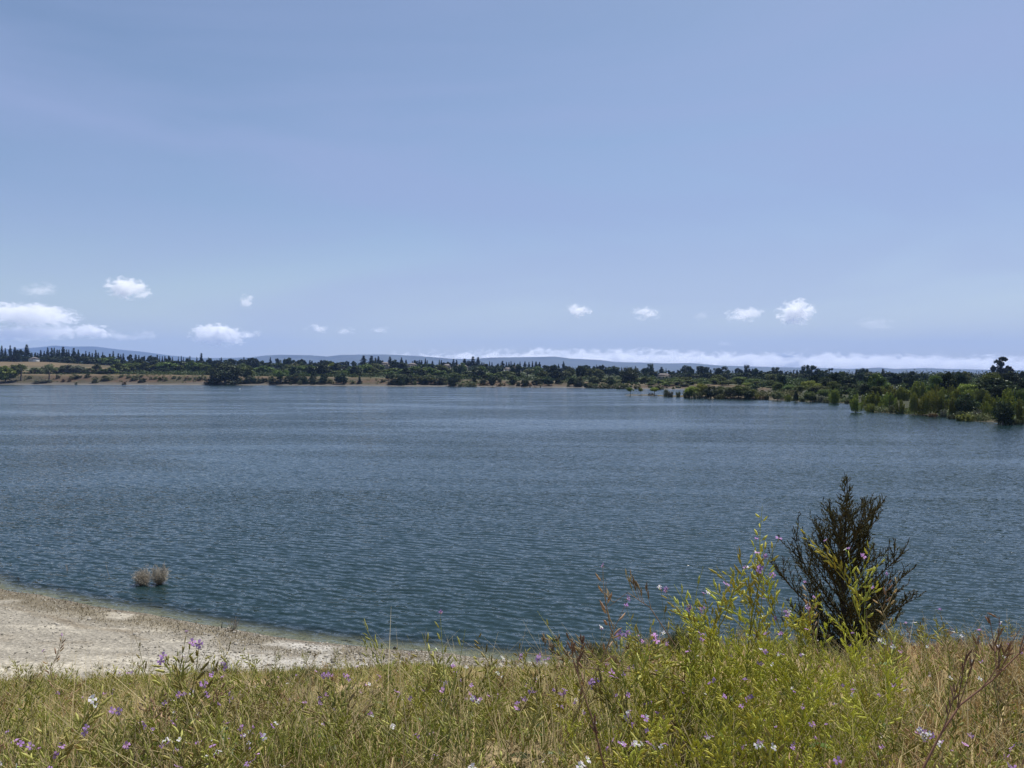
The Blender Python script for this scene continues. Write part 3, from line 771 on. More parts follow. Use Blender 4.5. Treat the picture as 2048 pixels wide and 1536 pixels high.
def build_trees():
    for row in BACK.split('\n'):
        low = None
        for e in row.split('|'):
            p = e.split()
            kind, px, yt, w = p[0], float(p[1]), float(p[2]), float(p[3])
            mat = p[4] if len(p) > 4 else None
            Y = back_Y(px) * R.uniform(.97, 1.03)
            if kind == 'b' and w > 10: Y *= .955
            if kind == 'm': Y = 640
            if kind == 'e': Y = 500
            z = float(ground_z((px - 1024) / F * Y, Y))
            if kind == 'e': z = 2.0
            place_tree(kind, px, yt, w, Y, z, mat, 'skyline')
    for row in MID.split('\n'):
        for e in row.split('|'):
            p = e.split()
            kind, px, yt, w = p[0], float(p[1]), float(p[2]), float(p[3])
            mat = p[4] if len(p) > 4 else None
            Y = mid_Y(px, yt)
            z = float(ground_z((px - 1024) / F * Y, Y))
            place_tree(kind, px, yt, w, Y, z, mat, 'belt')
    for row in FRONT.split('\n'):
        for e in row.split('|'):
            p = e.split()
            kind, px, yt, w, yb = p[0], float(p[1]), float(p[2]), float(p[3]), float(p[4])
            mat = p[5] if len(p) > 5 else None
            q = hit(px, yb, 70)
            if kind == 'w': q = at_depth(px, yb, depth_of(yb)); q[2] = -.3
            place_tree(kind, px, yt, w, q[1], q[2] - .05, mat, 'bank')
    rx = random.Random(91)
    for i in range(75):
        px = rx.uniform(1490, 2130); S = float(np.interp(px, SH_PX, SH_Y)); Y = S + 38 + (430 - S * .5) * rx.random() ** 1.1
        x = (px - 1024) / F * Y; z = float(ground_z(x, Y)); hgt = rx.uniform(5.2, 8.2)
        yt = HOR - (z + hgt - CAM_Z) / Y * F
        place_tree(rx.choice('bbGGgp'), px, yt, rx.uniform(5.0, 8.5) / Y * F / 1.5, Y, z, rx.choice(['dark', 'oak', 'green', 'olive', 'dark', None]), 'belt')
    for i in range(60):
        px = rx.uniform(250, 1290); S = float(np.interp(px, SH_PX, SH_Y)); Y = S + rx.uniform(90, 260)
        x = (px - 1024) / F * Y; z = float(ground_z(x, Y)); hgt = rx.uniform(7, 12)
        yt = HOR - (z + hgt - CAM_Z) / Y * F
        place_tree(rx.choice('bgg'), px, yt, rx.uniform(9, 15) / Y * F / 1.5, Y, z, rx.choice(['dark', 'green', 'olive', 'dark', 'oak', None]), 'belt')
    for i in range(84):
        px = rx.uniform(505, 1235); S = float(np.interp(px, SH_PX, SH_Y)); Y = S + rx.uniform(8, 46)
        if 735 < px < 765 or 1000 < px < 1020: continue
        x = (px - 1024) / F * Y; z = float(ground_z(x, Y)); hgt = rx.uniform(2.6, 6.5)
        yt = HOR - (z + hgt - CAM_Z) / Y * F
        place_tree(rx.choice('gogs'), px, yt, hgt * rx.uniform(.9, 1.5) / Y * F / 1.4, Y, z, rx.choice(['dark', 'oak', 'olive', 'dark', 'dark']), 'bank')
    # labels: look, row of the scene, landmark, and order inside that landmark's stretch
    seen = {}
    for d in sorted(DONE, key=lambda d: d[2]):
        kind, layer, px, h, W_, key, root = d
        zone = next(z for lim, z in ZONES if px < lim)
        seen.setdefault((WORD[kind], layer, zone), []).append(d)
    for (word, layer, zone), ds in seen.items():
        med = np.median([d[3] for d in ds])
        for i, (kind, _, px, h, W_, key, root) in enumerate(ds):
            size = 'tall' if h > med * 1.15 else 'low' if h < med * .85 else 'mid-sized'
            if kind in 'sk': size = 'wide' if W_ > 1.9 * h else 'small' if h < 2.5 else 'round'
            where = {'skyline': 'on the skyline behind', 'belt': 'in the green belt by', 'bank': 'on the waterline bank by'}[layer]
            if kind == 'e': lab = 'giant blackish eucalyptus towering over the right skyline against the cloud bank'
            elif kind == 'w': lab = 'yellow-green tree standing in the lake on several bare dark stems'
            elif kind == 'u': lab = f'little yellow-green umbrella tree on the thin spit, {ordinal(i + 1)} from the left'
            elif kind == 'm': lab = ['thin fan palm on the skyline, left one of the close pair', 'short fan palm on the skyline below the close tall pair', 'thin fan palm on the skyline, right one of the close pair'][i]
            elif len(ds) == 1: lab = f'{size} {ADJ[key]} {word} {where} {zone}'
            else: lab = f'{size} {ADJ[key]} {word} {where} {zone}, {ordinal(i + 1)} from left'.replace('in the green belt by', 'in the belt by').replace('on the skyline behind', 'on skyline behind')
            if len(lab.split()) > 16: lab = lab.split(' ', 1)[1]
            root['label'] = lab
            root['group'] = {'skyline': 'trees along the far skyline', 'belt': 'trees of the green belt behind the far shore', 'bank': 'trees and shrubs along the far waterline'}[layer]

def build_undergrowth():
    rng = np.random.default_rng(404)
    def mass(name, lab, px, Y, hh, rad, key, n, leaf):
        x = (px - 1024) / F * Y
        z = ground_z(x, Y)
        m = len(px)
        d = unit(rng.normal(size=(m, n, 3))); d[..., 2] = np.abs(d[..., 2])
        P = np.stack([x, Y, z], 1)[:, None] + d * (rng.uniform(.3, 1, (m, n, 1)) ** .5) * np.stack([rad, rad, hh], 1)[:, None]
        nn = unit(d * .8 + rng.normal(size=d.shape) * .5)
        t = np.repeat(rng.uniform(.7, 1.35, (m, 1)) * np.stack([rng.uniform(.85, 1.2, m), np.ones(m), rng.uniform(.8, 1.1, m)], 1), n, 0) * rng.uniform(.75, 1.25, (m * n, 1))
        mb = MB()
        mb.cards(P.reshape(-1, 3), nn.reshape(-1, 3), leaf * rng.uniform(.6, 1.4, m * n), rng, t, 1.1)
        tag(link(name, mb.mesh(name, L[key])), lab, 'undergrowth', None, 'stuff')
    # scrub filling the green belt
    n = 5200
    px = rng.uniform(-1100, 2900, n)
    S = np.interp(px, SH_PX, SH_Y)
    lo = np.interp(px, [0, 1100, 1230, 1300, 1540, 1560, 2048], [58, 56, 18, 4, 4, 5, 5])
    hi = np.interp(px, [-300, -150, 0, 230, 300, 1100, 1300, 1500, 1560, 2048], [230, 90, 80, 90, 230, 260, 240, 160, 60, 50])
    Y = S + lo + (hi - lo) * rng.uniform(0, 1, n) ** 1.2
    ok = (fbm(px * .02, Y * .02, 7, 3) > .42) | (Y - S > 100)
    px, Y, S = px[ok], Y[ok], S[ok]
    k = np.clip((Y - S) / np.where(px > 1500, 26, 110), .3, 1)
    hh = rng.uniform(2.0, 5.6, len(px)) * k * np.interp(px, [0, 250, 350, 1300, 1500, 1600, 2048], [.6, .7, 1.15, .8, .6, .45, .45])
    mass('undergrowth', 'dark green scrub filling the belt between the far shore trees', px, Y, hh, hh * rng.uniform(.7, 1.1, len(px)), 'scrub', 44, .85)
    n = 620                                            # scrub reaching down to the right hand waterline
    px = rng.uniform(1545, 2300, n); S = np.interp(px, SH_PX, SH_Y); Y = S + rng.uniform(.6, 7, n)
    ok = fbm(px * .03, Y * 0, 27, 3) > .42
    px, Y = px[ok], Y[ok]
    hh = rng.uniform(.5, 1.8, len(px))
    mass('undergrowth', 'olive scrub along the water edge of the right bank', px, Y, hh, hh * rng.uniform(.7, 1.3, len(px)), 'olive', 60, .26)
    n = 900                                            # low scrub dotted over the dry bank
    px = rng.uniform(-250, 1240, n); S = np.interp(px, SH_PX, SH_Y); Y = S + rng.uniform(17, 56, n)
    ok = fbm(px * .045, Y * .07, 17, 3) > .5
    px, Y = px[ok], Y[ok]
    hh = rng.uniform(.5, 1.9, len(px))
    mass('undergrowth', 'low dry scrub dotted over the brown far bank', px, Y, hh, hh * rng.uniform(.8, 1.8, len(px)), 'olive', 30, .5)
    n = 900                                           # the flat wood behind the right bank, crowns run together
    px = rng.uniform(1480, 2400, n)
    S = np.interp(px, SH_PX, SH_Y)
    Y = S + 45 + (np.interp(px, [1480, 2400], [600, 500]) - S - 45) * rng.uniform(0, 1, n) ** .8
    hh = rng.uniform(2.0, 4.6, n)
    mass('undergrowth', 'dark woodland behind the willows of the right bank, crowns run together', px, Y, hh, hh * rng.uniform(.6, 1.0, n), 'scrub', 90, .6)
    n = 420                                            # scrub of the bushy peninsula
    px = rng.uniform(1372, 1600, n)
    fy = np.interp(px, [1370, 1420, 1480, 1550, 1600], [794.5, 796.8, 798.3, 800, 802])
    Y = (CAM_Z * F) / (fy - HOR) + rng.uniform(3, 26, n)
    hh = rng.uniform(.8, 2.4, n)
    mass('undergrowth', 'olive scrub covering the bushy peninsula', px, Y, hh, hh * rng.uniform(.8, 1.4, n), 'olive', 40, .4)
    n = 3400                                           # dark wood below the skyline crowns
    px = rng.uniform(-1100, 2900, n)
    b = np.interp(px, [0, 1050, 1300, 1500, 1700, 2048], [960, 940, 760, 660, 590, 520])
    Y = b * rng.uniform(.955, 1.06, n)
    hh = rng.uniform(4.5, 12.5, n) * np.interp(px, [0, 250, 600, 1000, 1300, 1600, 2048], [1.15, .9, .75, .7, .7, .75, .7])
    mass('undergrowth', 'dark wood massed under the skyline trees', px, Y, hh, hh * rng.uniform(.8, 1.3, n), 'dark', 34, 1.1)

# ------------------------------------------------------------------ houses beyond the trees
def box(mb, x0, x1, y0, y1, z0, z1, c=None):
    V = [[x0, y0, z0], [x1, y0, z0], [x1, y1, z0], [x0, y1, z0], [x0, y0, z1], [x1, y0, z1], [x1, y1, z1], [x0, y1, z1]]
    mb.add(V, [[0, 3, 2, 1], [4, 5, 6, 7], [0, 1, 5, 4], [1, 2, 6, 5], [2, 3, 7, 6], [3, 0, 4, 7]], c)

def build_houses():
    wallm = {'tan': plain_mat('stucco', (.30, .26, .21), .9, .12, .6), 'white': plain_mat('white_stucco', (.62, .60, .56), .9, .1, .6)}
    roofm = plain_mat('roof_shingles', (.145, .125, .115), .9, .25, 1.5)
    glass = plain_mat('window_glass', (.03, .035, .04), .15)
    trim = plain_mat('white_trim', (.7, .7, .68), .7)
    H = [(62, 714, 722, 13, 905, 'white', 'pale little house at the foot of the dark conifers beyond the golden field'),
         (770, 724, 733, 17, 885, 'tan', 'tan house with a grey roof between the two pointed conifers'),
         (823, 726, 736, 17, 880, 'tan', 'tan house with a grey hipped roof behind the green belt thicket'),
         (895, 728, 740, 15, 878, 'tan', 'tan house with a grey roof, smaller one of the adjoining hillside pair'),
         (920, 729, 741, 26, 870, 'tan', 'long tan house with gabled grey roofs under the tall conifers'),
         (1016, 735, 745, 14, 850, 'white', 'white walled house peeping out between the crowns at mid shore'),
         (1032, 732, 747, 20, 845, 'tan', 'tan gabled house above the reddish bank'),
         (1074, 740, 748, 9, 800, 'white', 'small white house behind the airy olive tree'),
         (1327, 747, 757, 28, 620, 'tan', 'low tan house beside the pines behind the little spit trees')]
    for px, yt, yb, w, Y, wm, lab in H:
        z1 = at_depth(px, yt, Y)[2]; z0 = at_depth(px, yb, Y)[2]
        x = (px - 1024) / F * Y
        g = float(ground_z(x, Y))
        W_ = w / F * Y
        h = z1 - g
        eav = max(h - max(1.8, (z1 - z0) * .45), 1.2)
        root = bpy.data.objects.new('house', None); COL.objects.link(root)
        root.location = (x, Y, g); root.rotation_euler = (0, 0, R.uniform(-.25, .25))
        tag(root, lab, 'house', 'houses beyond the far trees')
        a = W_ / 2
        mb = MB(); box(mb, -a * .93, a * .93, 0, 9, -1, eav)
        link('wall', mb.mesh('house_wall', wallm[wm]), root)
        mb = MB()
        rz = h
        V = [[-a, -.6, eav], [a, -.6, eav], [a, 9.6, eav], [-a, 9.6, eav], [-a * .55, 4.5, rz], [a * .55, 4.5, rz]]
        mb.add(V, [[0, 1, 5, 4], [1, 2, 5, 5], [2, 3, 4, 5], [3, 0, 4, 4], [0, 3, 2, 1]])
        gx = a * .45
        V2 = [[gx - a * .3, -.9, eav - .1], [gx, -.9, eav + (rz - eav) * .7], [gx, 4, eav + (rz - eav) * .7], [gx - a * .3, 4, eav - .1], [gx + a * .3, -.9, eav - .1], [gx + a * .3, 4, eav - .1]]
        mb.add(V2, [[0, 1, 2, 3], [1, 4, 5, 2], [0, 4, 1, 1]])
        link('roof', mb.mesh('house_roof', roofm), root)
        for k in (-.55, 0, .5):
            mb = MB(); box(mb, a * k - .7, a * k + .7, -.06, .02, eav - 2.0, eav - .7)
            win = link('window', mb.mesh('house_window', glass), root)
            mb = MB()
            for (p, q, r_, s) in ((-.8, -.7, -2.1, -.6), (.7, .8, -2.1, -.6), (-.7, .7, -.7, -.6), (-.7, .7, -2.1, -2.0)):
                box(mb, a * k + p, a * k + q, -.09, -.003, eav + r_, eav + s)
            link('frame', mb.mesh('window_frame', trim), win)

# ------------------------------------------------------------------ clouds
def cloud_mat(name, dens, bright=1.0, scale=1.0, step=1.0, roll=False):
    m, nt, nd, lk = new_mat(name)
    out = N(nd, 'ShaderNodeOutputMaterial')
    tc = N(nd, 'ShaderNodeTexCoord'); geo = N(nd, 'ShaderNodeNewGeometry')
    nz = N(nd, 'ShaderNodeTexNoise'); nz.inputs['Scale'].default_value = CLOUD_SC * scale; nz.inputs['Detail'].default_value = 7; nz.inputs['Roughness'].default_value = .66; nz.inputs['Distortion'].default_value = .5
    cmp_ = N(nd, 'ShaderNodeMapping'); cmp_.inputs['Scale'].default_value = (.75, .75, 1.25); cmp_.inputs['Rotation'].default_value = (0, math.radians(18), 0)
    lk.new(geo.outputs['Position'], cmp_.inputs[0]); lk.new(cmp_.outputs[0], nz.inputs['Vector'])
    def mth(op, a, b=None, c=None):
        n = N(nd, 'ShaderNodeMath', operation=op)
        for i, v in enumerate((a, b, c)):
            if v is None: continue
            if isinstance(v, (int, float)): n.inputs[i].default_value = v
            else: lk.new(v, n.inputs[i])
        return n.outputs[0]
    if not roll:
        ln = N(nd, 'ShaderNodeVectorMath', operation='LENGTH'); lk.new(tc.outputs['Object'], ln.inputs[0])
        fall = mth('SUBTRACT', 1.0, ln.outputs['Value'])
    else:
        at = N(nd, 'ShaderNodeVectorMath', operation='MULTIPLY'); at.inputs[1].default_value = (0, 1, 1); lk.new(tc.outputs['Object'], at.inputs[0])
        ln = N(nd, 'ShaderNodeVectorMath', operation='LENGTH'); lk.new(at.outputs[0], ln.inputs[0])
        fall = mth('SUBTRACT', 1.0, ln.outputs['Value'])
    n5 = mth('MULTIPLY', mth('SUBTRACT', nz.outputs[0], .53), 6.0)
    d = mth('ADD', mth('SUBTRACT', mth('MULTIPLY', fall, 1.7), .42), n5)
    d = mth('MULTIPLY', mth('MAXIMUM', mth('MINIMUM', d, .7), 0.0), dens)
    pv = N(nd, 'ShaderNodeVolumePrincipled')
    pv.inputs['Color'].default_value = (bright, bright, bright, 1)
    pv.inputs['Anisotropy'].default_value = .2
    lk.new(d, pv.inputs['Density'])
    lk.new(pv.outputs[0], out.inputs['Volume'])
    try: m.cycles.volume_step_rate = step
    except Exception: pass
    return m

def sphere(mb, n=16, m=10):
    th = np.linspace(0, math.pi, m + 1); ph = np.arange(n) * 2 * math.pi / n
    V = np.stack([np.sin(th)[:, None] * np.cos(ph)[None], np.sin(th)[:, None] * np.sin(ph)[None], np.broadcast_to(np.cos(th)[:, None], (m + 1, n))], -1).reshape(-1, 3)
    i, j = np.meshgrid(np.arange(m), np.arange(n), indexing='ij')
    Q = np.stack([i * n + j, (i + 1) * n + j, (i + 1) * n + (j + 1) % n, i * n + (j + 1) % n], -1).reshape(-1, 4)
    mb.add(V, Q)

CLOUDS = [(255, 577, 90, 40, 1.0, 'tilted white cloud, highest of the small clouds over the left shore'),
          (58, 630, 190, 40, 1.1, 'largest bright cumulus with lumpy top at the left edge of the sky'),
          (60, 667, 230, 26, .8, 'long flat grey-bottomed cloud just under the largest cumulus'),
          (185, 664, 80, 26, 1.1, 'small white cloud trailing right of the long flat cloud'),
          (240, 674, 60, 16, .6, 'thin faint cloud streak between the flat cloud and the pointed cloud'),
          (290, 671, 56, 22, .5, 'faint ragged cloud wisp left of the pointed cloud'),
          (436, 671, 110, 40, 1.3, 'pointed white cumulus with flat base above the broad waterside oak'),
          (496, 668, 50, 16, .9, 'little white cloud touching the pointed cumulus'),
          (494, 604, 32, 26, .9, 'tiny lone puff of cloud high above the pointed cumulus'),
          (640, 657, 36, 18, .9, 'tiny round cloud, brightest of the row of four puffs'),
          (612, 657, 24, 11, .6, 'tiny faint cloud, first of the row of four puffs'),
          (692, 662, 44, 14, .6, 'small flat double cloud, third of the row of four puffs'),
          (757, 661, 46, 15, .6, 'small fading cloud, last of the row of four puffs'),
          (80, 580, 80, 28, .45, 'faint cloud pair high at the left above the largest cumulus'),
          (1155, 621, 54, 24, 1.0, 'small oval white cloud alone over the middle of the lake'),
          (1293, 627, 60, 26, .8, 'small streaky cloud right of the oval cloud'),
          (1490, 630, 76, 28, .8, 'flat-based pale cloud left of the largest right-hand puff'),
          (1590, 625, 78, 46, 1.1, 'largest fluffy puff of cloud over the right shore'),
          (1405, 631, 36, 22, .4, 'barely visible cloud wisp between the streaky and the flat-based cloud'),
          (1750, 648, 80, 24, .4, 'faint ragged grey cloud right of the largest fluffy puff'),
          (1447, 687, 44, 14, .35, 'thin grey lens of cloud just above the long cloud bank')]
def build_clouds():
    mb = MB(); sphere(mb)
    Yc = 16500.0
    mats = {}
    for px, py, w, h, dn, lab in CLOUDS:
        if dn not in mats: mats[dn] = cloud_mat('cloud_vapour', CLOUD_D * dn ** 2.6)
        me = mb.mesh('cloud', mats[dn])
        k = Yc / F
        p = at_depth(px, py, Yc)
        o = link('cloud', me, None, tuple(p))
        o.scale = (w * k * .58, max(w, h * 1.5) * k * .42, h * k * .66); o.rotation_euler = (0, R.uniform(-.12, .2), 0)
        tag(o, lab, 'cloud', 'small clouds over the far shore')
    # long marine cloud bank lying behind the ridge: a swept closed shape whose edge is worn away by the vapour's own noise
    Yb = 15800.0
    k = Yb / F
    xs = np.arange(760, 2560, 40.0)
    mid = np.interp(xs, [760, 1024, 1100, 1300, 1500, 1750, 2048, 2560], [719, 718, 715, 720, 724, 728, 731, 737])
    n = 12
    V = []
    for i, p in enumerate(xs):
        hh = 36 * k if 0 < i < len(xs) - 1 else 3
        a = np.arange(n) * 2 * math.pi / n
        V.append(np.stack([np.full(n, (p - 1024) * k), Yb + np.cos(a) * 420, CAM_Z + (HOR - mid[i]) * k + np.sin(a) * hh], 1))
    V = np.array(V); nr = len(xs)
    i, j = np.meshgrid(np.arange(nr - 1), np.arange(n), indexing='ij')
    Q = np.stack([i * n + j, i * n + (j + 1) % n, (i + 1) * n + (j + 1) % n, (i + 1) * n + j], -1).reshape(-1, 4)
    caps = [[r0, r0 + q, r0 + q + 1, r0 + q + 2] for r0 in (0, (nr - 1) * n) for q in range(1, n - 2, 2)]
    m, nt, nd, lk = new_mat('cloud_bank_vapour')
    out = N(nd, 'ShaderNodeOutputMaterial'); geo = N(nd, 'ShaderNodeNewGeometry')
    def mth(op, a, b=None):
        q = N(nd, 'ShaderNodeMath', operation=op)
        for ii, v in enumerate((a, b)):
            if v is None: continue
            if isinstance(v, (int, float)): q.inputs[ii].default_value = v
            else: lk.new(v, q.inputs[ii])
        return q.outputs[0]
    sx = N(nd, 'ShaderNodeSeparateXYZ'); lk.new(geo.outputs['Position'], sx.inputs[0])
    fc = N(nd, 'ShaderNodeFloatCurve')
    cx = (xs - 1024) * k; x0, x1 = cx[0], cx[-1]; zm = CAM_Z + (HOR - mid) * k; z1 = 600.0
    cur = fc.mapping.curves[0]
    pts = [(float((a_ - x0) / (x1 - x0)), float(b_ / z1)) for a_, b_ in list(zip(cx, zm))[::6]] + [(1.0, float(zm[-1] / z1))]
    cur.points[0].location = pts[0]; cur.points[1].location = pts[-1]
    for p_ in pts[1:-1]: cur.points.new(*p_)
    fc.mapping.update()
    lk.new(mth('DIVIDE', mth('SUBTRACT', sx.outputs[0], float(x0)), float(x1 - x0)), fc.inputs['Value'])
    dz = mth('ABSOLUTE', mth('SUBTRACT', sx.outputs[2], mth('MULTIPLY', fc.outputs[0], z1)))
    fall = mth('SUBTRACT', 1.0, mth('DIVIDE', dz, 21 * k))
    nz = N(nd, 'ShaderNodeTexNoise'); nz.inputs['Scale'].default_value = .0048; nz.inputs['Detail'].default_value = 7; nz.inputs['Roughness'].default_value = .62; nz.inputs['Distortion'].default_value = .4
    mp = N(nd, 'ShaderNodeMapping'); mp.inputs['Scale'].default_value = (.8, .8, 1.5)
    lk.new(geo.outputs['Position'], mp.inputs[0]); lk.new(mp.outputs[0], nz.inputs['Vector'])
    thin = N(nd, 'ShaderNodeMapRange'); thin.inputs[1].default_value = (800 - 1024) * k; thin.inputs[2].default_value = (1090 - 1024) * k; thin.inputs[3].default_value = -.55; thin.inputs[4].default_value = .05
    lk.new(sx.outputs[0], thin.inputs[0])
    d = mth('ADD', mth('ADD', mth('MULTIPLY', fall, 1.5), mth('MULTIPLY', mth('SUBTRACT', nz.outputs[0], .55), 7.5)), mth('SUBTRACT', thin.outputs[0], .35))
    d = mth('MULTIPLY', mth('MAXIMUM', mth('MINIMUM', d, .8), 0.0), CLOUD_D * .55)
    pv = N(nd, 'ShaderNodeVolumePrincipled'); pv.inputs['Color'].default_value = (1, 1, 1, 1); pv.inputs['Anisotropy'].default_value = .2
    lk.new(d, pv.inputs['Density']); lk.new(pv.outputs[0], out.inputs['Volume'])
    m.cycles.volume_step_rate = .06
    o = link('cloud_bank', mesh_np('cloud_bank', V.reshape(-1, 3), np.concatenate([Q, np.array(caps)]), m, None, True))
    tag(o, 'long white cloud bank lying along the blue ridge behind the far trees', 'cloud bank')

def build_haze():
    m, nt, nd, lk = new_mat('haze_air')
    out = N(nd, 'ShaderNodeOutputMaterial')
    pv = N(nd, 'ShaderNodeVolumePrincipled')
    pv.inputs['Color'].default_value = (*HAZE_COL, 1)
    pv.inputs['Density'].default_value = HAZE_D
    pv.inputs['Anisotropy'].default_value = .0
    lk.new(pv.outputs[0], out.inputs['Volume'])
    mb = MB(); box(mb, -31000, 31000, -400, 14600, -26, 620)
    o = link('haze', mb.mesh('haze', m))
    tag(o, kind='stuff')

# ------------------------------------------------------------------ foreground plants
def veg_mask(x, y):
    s = near_shore(x) - y
    be = np.interp(x, BE_X, BE_D)
    return s / be

def blades(X, Y, Hh, Wd, colr, lean=.45, sink=.02, rng=NR):
    n = len(X)
    Z = ground_z(X, Y) - sink
    a = rng.uniform(0, 6.28, n)
    l = Hh * lean * rng.uniform(.1, 1.2, n)
    dx, dy = np.cos(a) * l, np.sin(a) * l
    b = a + rng.uniform(.9, 2.2, n)
    wx, wy = np.cos(b) * Wd * .5, np.sin(b) * Wd * .5
    base = np.stack([X, Y, Z], 1)
    mid = base + np.stack([dx * .35, dy * .35, Hh * .58], 1)
    tip = base + np.stack([dx, dy, Hh * rng.uniform(.85, 1, n)], 1)
    wv = np.stack([wx, wy, np.zeros(n)], 1)
    V = np.stack([base - wv, base + wv, mid - wv * .8, mid + wv * .8, tip - wv * .12, tip + wv * .12], 1)
    i = np.arange(n)[:, None] * 6
    Q = np.stack([i + [0, 1, 3, 2], i + [2, 3, 5, 4]], 1).reshape(-1, 4)
    C = np.repeat(colr, 6, 0)
    return V.reshape(-1, 3), Q, C

PAL = np.array([[.13, .175, .030], [.23, .255, .055], [.33, .31, .10], [.52, .43, .21], [.36, .23, .135], [.44, .32, .18]])
def build_grass():
    mb = MB()
    def scatter(n, y0, y1, p, hlo, hhi, wlo, whi, dens=None, u0=-.80, u1=.80):
        t = NR.uniform(0, 1, n)
        Y = (y0 ** p + t * (y1 ** p - y0 ** p)) ** (1 / p)
        X = NR.uniform(u0, u1, n) * (Y + .6)
        v = veg_mask(X, Y)
        dry = fbm(X * .5 + 3, Y * .35, 83, 3)
        px = 1024 + F * X / Y
        mound = sstep(1650, 1850, px) * sstep(4.5, 6.5, Y)
        keep = (v > 1.0 + .25 * (fbm(X * .8, Y * .8, 85, 3) - .3) * 1.4) & (NR.uniform(0, 1, n) < np.clip(.12 + 3.4 * (fbm(X * 1.1, Y * 1.1, 86, 3) - .33), .10, 1))
        X, Y, dry, mound, px = X[keep], Y[keep], dry[keep], mound[keep], px[keep]
        m = len(X)
        lush = fbm(X * .45, Y * .45, 88, 3)
        g = np.clip((lush - .38) * 4, 0, 1) * (1 - mound)
        g = np.clip(g + .35 * (1 - sstep(300, 800, px)) * sstep(.40, .55, fbm(X * .7, Y * .5, 99, 2)), 0, 1)
        g = np.clip(g + .40 * (1 - sstep(2.8, 4.5, Y)) * (1 - sstep(1700, 1850, px)), 0, 1)
        g = np.clip(g + .25 * sstep(1150, 1350, px) * (1 - sstep(1750, 1900, px)) * (1 - sstep(5, 7, Y)), 0, 1)
        r = NR.uniform(0, 1, m)
        k = np.where(r < g * .72 + .06, NR.integers(0, 2, m), np.where(r < .62, 2, np.where(r < .80, 3, np.where(r < .92, 5, 4))))
        k = np.where((mound > .5) & (NR.uniform(0, 1, m) < .75), NR.choice([3, 4, 5, 4, 5], m), k)
        k = np.where((px > 1780) & (NR.uniform(0, 1, m) < .35), 4, k)
        colr = PAL[k] * NR.uniform(.75, 1.25, (m, 1))
        Hh = NR.uniform(hlo, hhi, m) * (.7 + .7 * lush)
        mb.add(*blades(X, Y, Hh, NR.uniform(wlo, whi, m), colr))
    scatter(110000, 2.2, 6.0, 1.6, .04, .17, .003, .006)
    scatter(130000, 6.0, 14.0, 1.6, .05, .22, .005, .010)
    scatter(170000, 14.0, 29.0, 1.7, .05, .20, .010, .020)
    n = 9000                                           # long dead stems, leaning and broken
    Y = 2.3 + 12 * NR.uniform(0, 1, n) ** 1.6; X = NR.uniform(-.8, .8, n) * Y
    ok = veg_mask(X, Y) > 1.05
    X, Y = X[ok], Y[ok]; m = len(X)
    mb.add(*blades(X, Y, NR.uniform(.18, .50, m), NR.uniform(.0022, .004, m), np.array([[.50, .41, .23]]) * NR.uniform(.5, 1.25, (m, 1)), 1.1))
    o = link('grass', mb.mesh('grass', L['grass']))
    tag(o, 'mixed green and straw coloured grass covering the near bank', 'grass', None, 'stuff')
    # stubble and drift litter along the waterline
    mb = MB()
    n = 5000
    X = NR.uniform(-26, 3, n); s = np.abs(NR.normal(.9, .8, n)) + .05
    Y = near_shore(X) - s
    ok = (fbm(X * .7, Y * .7, 3, 4) > .42) & (veg_mask(X, Y) < 1.05)
    X, Y = X[ok], Y[ok]; m = len(X)
    mb.add(*blades(X, Y, NR.uniform(.03, .16, m), NR.uniform(.01, .03, m), np.array([[.13, .105, .065]]) * NR.uniform(.6, 1.6, (m, 1)), 1.2))
    tag(link('stubble', mb.mesh('stubble', L['grass'])), 'brown dry stubble along the damp edge of the beach', 'stubble', None, 'stuff')

def build_gravel():
    mb = MB()
    n = 9000
    X = NR.uniform(-28, 1.5, n); t = NR.uniform(0, 1, n)
    be = np.interp(X, BE_X, BE_D)
    Y = near_shore(X) - be * t * 1.1
    dn = np.where(X > -13, 1, .35) * np.where(fbm(X * .8, Y * .8, 91, 3) > .42, 1, .35)
    ok = NR.uniform(0, 1, n) < dn
    X, Y = X[ok], Y[ok]; m = len(X)
    Z = ground_z(X, Y)
    sz = NR.uniform(.012, .045, m) * np.where(NR.uniform(0, 1, m) > .97, 2.2, 1) * np.where(NR.uniform(0, 1, m) > .993, 1.7, 1)
    base = np.array([[-1, -1, -1], [1, -1, -1], [1, 1, -1], [-1, 1, -1], [-.7, -.7, 1], [.7, -.7, 1], [.7, .7, 1], [-.7, .7, 1]]) * [1, .8, .6]
    V = base[None] * sz[:, None, None] * NR.uniform(.7, 1.3, (m, 8, 3))
    a = NR.uniform(0, 6.28, m); ca, sa = np.cos(a), np.sin(a)
    V = np.stack([V[..., 0] * ca[:, None] - V[..., 1] * sa[:, None], V[..., 0] * sa[:, None] + V[..., 1] * ca[:, None], V[..., 2]], -1) + np.stack([X, Y, Z], 1)[:, None, :]
    q = np.array([[0, 3, 2, 1], [4, 5, 6, 7], [0, 1, 5, 4], [1, 2, 6, 5], [2, 3, 7, 6], [3, 0, 4, 7]])
    Q = (np.arange(m)[:, None, None] * 8 + q[None]).reshape(-1, 4)
    tone = NR.uniform(.28, 1.15, (m, 1)) * np.array([[.36, .335, .285]])
    mb.add(V.reshape(-1, 3), Q, np.repeat(tone, 8, 0))
    mm = leaf_mat('pebbles', (1, 1, 1), 0, 0, 0)
    tag(link('gravel', mb.mesh('gravel', mm)), 'pale pebbles scattered over the beach', 'gravel', None, 'stuff')

def curve_path(p0, d0, ln, bend, k=6, wob=.0, rng=NR):
    P = [np.array(p0, float)]
    d = unit(np.array(d0, float))
    for i in range(k - 1):
        d = unit(d + np.array(bend) / (k - 1) + rng.normal(0, wob, 3))
        P.append(P[-1] + d * ln / (k - 1))
    return np.array(P)

